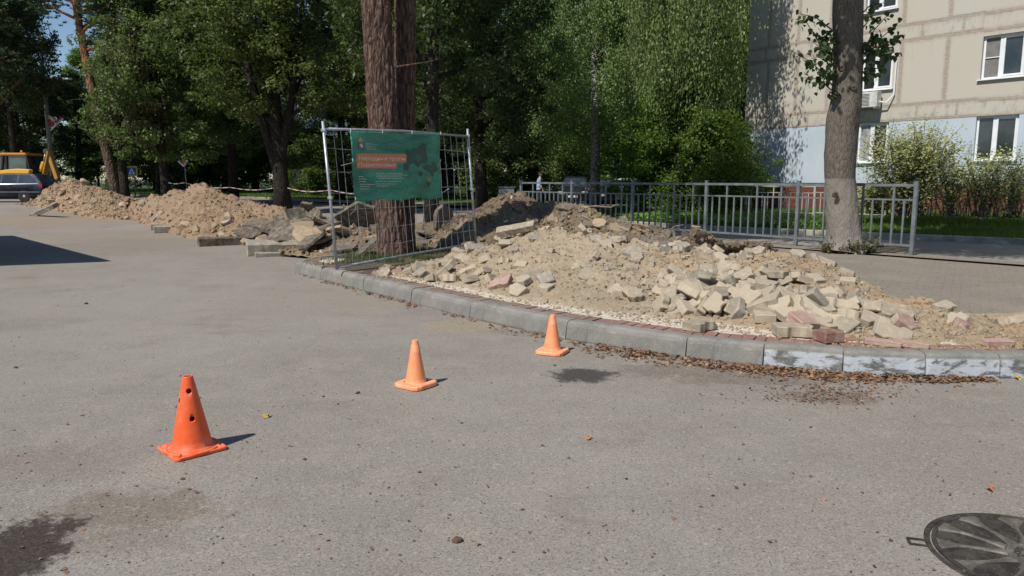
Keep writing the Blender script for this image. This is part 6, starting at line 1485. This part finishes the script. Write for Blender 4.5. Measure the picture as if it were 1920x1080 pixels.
hd_ = V(125, 148, LY)-fp.location; m = MB(); m.tube([(-.04, 0, hd_.z-.6), (.3, 0, hd_.z-.1), (hd_.x-.2, 0, hd_.z)], .03, 6); m.build('arm', M['galv'], fp, True)
m = MB(); m.box(hd_.x-.28, hd_.x+.3, -.12, .12, hd_.z-.05, hd_.z+.06); m.build('lamp_head', M['white'], fp, bevel=.03)
def flag(label, pts, cols, base):
    f = empty('flag', base, 0, label, 'flag', 'flags on the lamp post'); m = MB(); m.tube([Vector(pts[0]), Vector(pts[1])], .018, 6); m.build('flagstaff', M['white'], f)
    a, b, w_ = Vector(pts[2]), Vector(pts[3]), Vector(pts[4]); n = len(cols)
    for i, cl in enumerate(cols):
        q = MB(); vs = []
        for k in range(9):
            for t in (i/n, (i+1)/n): p = a.lerp(b, k/8)+w_*t+Vector((0, .07*math.sin(k*1.2), .02*math.sin(k*.9))); vs.append(p)
        vs2 = [v+Vector((0, .01, 0)) for v in vs]; q.add(vs, [(2*k, 2*k+1, 2*k+3, 2*k+2) for k in range(8)]); q.add(vs2, [(2*k, 2*k+2, 2*k+3, 2*k+1) for k in range(8)]); q.build('stripe', simple('flag_col', cl, .8, 0, .05, 5, 0), f)
fbp = V(93, 238, LY-.15)
flag('red and white flag hanging from the lamp post', [(0, 0, 0), (.75, 0, .45), (-.1, 0, .30), (.5, 0, -.05), (.1, 0, .42)], [(.35, .04, .04), (.55, .5, .5)], fbp)
flag('white, blue and red flag tilted outward from the lamp post', [(.05, -.05, -.25), (.95, -.05, .5), (.15, -.06, -.12), (.9, -.06, .47), (-.10, 0, .16)], [(.6, .6, .62), (.12, .14, .42), (.45, .06, .06)], fbp)
c = V(950, 375, 40); cb = empty('utility_cabinet', (c.x, 40, .12), 0, 'plain grey utility cabinet left of the walking person', 'cabinet'); hh = V(950, 352, 40).z-.12
m = MB(); m.box(-.42, .42, 0, .6, -.05, hh); m.build('casing', simple('cabinet_grey', (.20, .21, .21), .6), cb, bevel=.01); m = MB(); m.box(-.39, -.005, -.015, -.002, .1, hh-.05); m.box(.005, .39, -.015, -.002, .1, hh-.05); m.build('door', simple('cabinet_door', (.22, .23, .23), .6), cb); m = MB(); m.box(-.46, .46, -.05, .65, hh+.002, hh+.05); m.build('lid', M['rail'], cb)
def tape(label, pts):
    m = MB(); P = [V(*p) for p in pts]; Q = []
    for a, b in zip(P, P[1:]):
        for k in range(10): Q.append(a.lerp(b, k/10)-Vector((0, 0, .12*math.sin(PI*k/10))))
    Q.append(P[-1]); vs = []
    for i, q in enumerate(Q): tw = .3*math.sin(i*.5); vs += [q, q+Vector((0, .03*math.sin(tw), .035*math.cos(tw)))]
    m.add(vs, [(2*i, 2*i+1, 2*i+3, 2*i+2) for i in range(len(Q)-1)])
    n = NT('barrier_tape'); x = n.math('FRACT', n.math('MULTIPLY', n.sep(n.obj())[0], 2.0)); c = n.mix(n.math('GREATER_THAN', x, .55), (.45, .44, .42), (.36, .13, .11)); mt = n.fin(c, .5)
    o = m.build('barrier_tape', mt); sd_ = o.modifiers.new('t', 'SOLIDIFY'); sd_.thickness = .004; tag(o, label, 'barrier tape', 'barrier tapes between the trunks')
tape('sagging white and red tape from the straight dark trunk to the thick forked trunk', [(303, 338, 38.3), (345, 343, 37), (432, 352, 36), (520, 352, 33)]); tape('white and red tape from the thick forked trunk past the fence to the pine', [(535, 352, 33), (620, 357, 30), (735, 360, 22)])
# dark stump-like post beneath the banner right edge
# ---------------------------------------------------------------- person
def fused(name, caps, ells, m, parent, vox=.012, sm=6):
    """limbs and masses fused into one continuous surface"""
    b = MB()
    for (a, c, r0, r1) in caps:
        a = Vector(a); c = Vector(c); d = (c-a).normalized(); pts = []; rad = []
        for k in range(5): t = k/4*PI/2; pts.append(a-d*r0*math.cos(t)*.98); rad.append(max(.002, r0*math.sin(t)))
        for k in range(1, 6): pts.append(a.lerp(c, k/6)); rad.append(r0+(r1-r0)*k/6)
        for k in range(5): t = k/4*PI/2; pts.append(c+d*r1*math.sin(t)*.98); rad.append(max(.002, r1*math.cos(t)))
        b.tube(pts, rad, 14)
    for (c, rx, ry, rz) in ells:
        pr_f = [(max(.003, math.sin(PI*k/12)), -math.cos(PI*k/12)) for k in range(13)]; T = Matrix.Translation(c) @ Matrix.Diagonal((rx, ry, rz, 1)); b.lathe(pr_f, 20, T)
    o = link(name, b.mesh(name), m, parent); md = o.modifiers.new('r', 'REMESH'); md.mode = 'VOXEL'; md.voxel_size = vox; md.use_smooth_shade = True
    s_ = o.modifiers.new('s', 'SMOOTH'); s_.iterations = sm; s_.factor = .5
    bpy.context.view_layer.update(); nm = bpy.data.meshes.new_from_object(o.evaluated_get(bpy.context.evaluated_depsgraph_get())); o.modifiers.clear(); o.data = nm; nm.materials.clear(); nm.materials.append(m); nm.shade_smooth(); return o
PB = Vector((colx(1012, 37), 37, .135)); skin = simple('skin', (.42, .24, .17), .6, 0, .05, 5, 0)
person = empty('person', PB, 0, 'person in pale blue shirt and dark trousers walking right beyond the dark heap', 'person')
hipz = .93; legs = []
for sy, knee, ank, toe in ((.095, (.15, .48), (.20, .09), (.38, .045)), (-.095, (.0, .49), (-.25, .16), (-.12, .045))):
    legs.append(((0, sy, .88), (knee[0], sy, knee[1]), (ank[0], sy, ank[1]), (toe[0], sy, toe[1])))
arms = [((.0, .19, 1.41), (-.08, .225, 1.13), (-.0, .235, .90)), ((.0, -.19, 1.41), (.0, -.225, 1.12), (.14, -.235, .92))]
caps = []
for h_, k_, a_, t_ in legs: caps += [(h_, k_, .078, .055), (k_, a_, .052, .036), (a_, t_, .036, .030)]
for s0, e0_, w0_ in arms: caps += [(s0, e0_, .048, .038), (e0_, w0_, .037, .025)]
for (sx_, sy_, sz_), sgn in ((arms[0][2], 1), (arms[1][2], -1)):   # hands: palm, four bent fingers of different length, thumb
    dx = Vector((.25, 0, -1)).normalized(); p0 = Vector((sx_, sy_, sz_)); pm_ = p0+dx*.085
    caps += [(p0+dx*.02+Vector((-.018, 0, 0)), pm_+Vector((-.022, 0, 0)), .014, .015), (p0+dx*.02+Vector((.012, 0, 0)), pm_+Vector((.018, 0, 0)), .014, .015), (p0+dx*.02, pm_, .015, .016)]
    for f_, ln_ in ((-.033, .058), (-.011, .07), (.012, .074), (.034, .066)):
        q0 = pm_+Vector((f_, 0, 0)); q1 = q0+dx*ln_*.55+Vector((.004, -.006*sgn, 0)); q2 = q1+dx*ln_*.45+Vector((.004, -.022*sgn, 0)); caps += [(q0, q1, .009, .008), (q1, q2, .008, .0065)]
    t0 = p0+dx*.03+Vector((.026, -.006*sgn, 0)); t1 = t0+Vector((.028, -.012*sgn, -.03)); caps += [(t0, t1, .011, .010), (t1, t1+Vector((.012, -.004*sgn, -.026)), .010, .008)]
caps += [((0, -.09, 1.42), (0, .09, 1.42), .07, .07), ((.0, 0, 1.44), (.03, 0, 1.56), .058, .052)]
ells = [((0, 0, .95), .115, .155, .12), ((0, 0, 1.1), .105, .14, .16), ((.0, 0, 1.3), .115, .165, .18), ((.035, 0, 1.655), .095, .076, .118), ((.065, 0, 1.60), .062, .055, .055), ((.128, 0, 1.645), .018, .013, .022), ((.115, 0, 1.605), .016, .024, .010), ((.015, .078, 1.64), .018, .012, .03), ((.015, -.078, 1.64), .018, .012, .03)]
body = fused('body', caps, ells, skin, person, .0085, 3)
eye = MB()
for sy in (.03, -.03): eye = MB(); eye.lathe([(max(.001, .010*math.sin(PI*k/6)), -.010*math.cos(PI*k/6)) for k in range(7)], 10, Matrix.Translation((.118, sy, 1.667))); eye.build('eye', M['black'], body, True)
sc_ = [(a, b, .075, .062) for a, b, _ in arms]+[(b, tuple(Vector(b).lerp(Vector(c), .55)), .060, .055) for _, b, c in arms]
fused('shirt', sc_+[((0, -.10, 1.42), (0, .10, 1.42), .085, .085), ((0, 0, 1.42), (.01, 0, 1.475), .085, .068)], [((0, 0, 1.28), .15, .19, .22), ((-.01, 0, 1.08), .155, .185, .2), ((-.01, 0, .93), .16, .185, .12)], simple('pale_blue_shirt', (.27, .32, .44), .85, 0, .15, 8), person, .012)
tc = []
for h_, k_, a_, t_ in legs: tc += [(h_, k_, .105, .08), (k_, a_, .08, .068)]
fused('trousers', tc, [((0, 0, .92), .135, .172, .12)], simple('dark_trousers', (.02, .02, .024), .9), person, .012)
fused('hair', [], [((.018, 0, 1.70), .100, .086, .090), ((-.02, 0, 1.655), .072, .078, .085)], simple('dark_hair', (.02, .014, .01), .8), person, .01)
for h_, k_, a_, t_ in legs: fused('shoe', [((a_[0]-.02, a_[1], a_[2]-.03), t_, .048, .036)], [], M['black'], person, .012)
fused('dark_undershirt', [], [((.045, 0, 1.25), .135, .13, .22), ((.045, 0, 1.05), .135, .13, .18)], simple('maroon_cloth', (.03, .012, .012), .9), person, .012)
# shared labels: only real look-alikes remain; add the pose-neutral tail so each one is true of its group
# ---------------------------------------------------------------- look-alikes: say which one from the left
from collections import defaultdict
bpy.context.view_layer.update()
D = defaultdict(list)
for o in C.objects:
    if o.parent is None and 'label' in o and 'kind' not in o: D[o['label']].append(o)
ORD = ['leftmost', 'second from left', 'third from left', 'fourth from left', 'fifth from left', 'sixth from left', 'seventh from left', 'eighth from left', 'ninth from left', 'tenth from left', 'eleventh from left']
for lab, L in D.items():
    if len(L) > 1:
        L.sort(key=lambda o: topx(o.matrix_world.translation)[0])
        for i, o in enumerate(L): o['label'] = lab+', '+('rightmost' if i == len(L)-1 else ORD[min(i, 10)])
for o in C.objects:
    if 'label' in o and o.parent is None and len(o['label'].split()) > 16: print('LONG', len(o['label'].split()), o['label'])
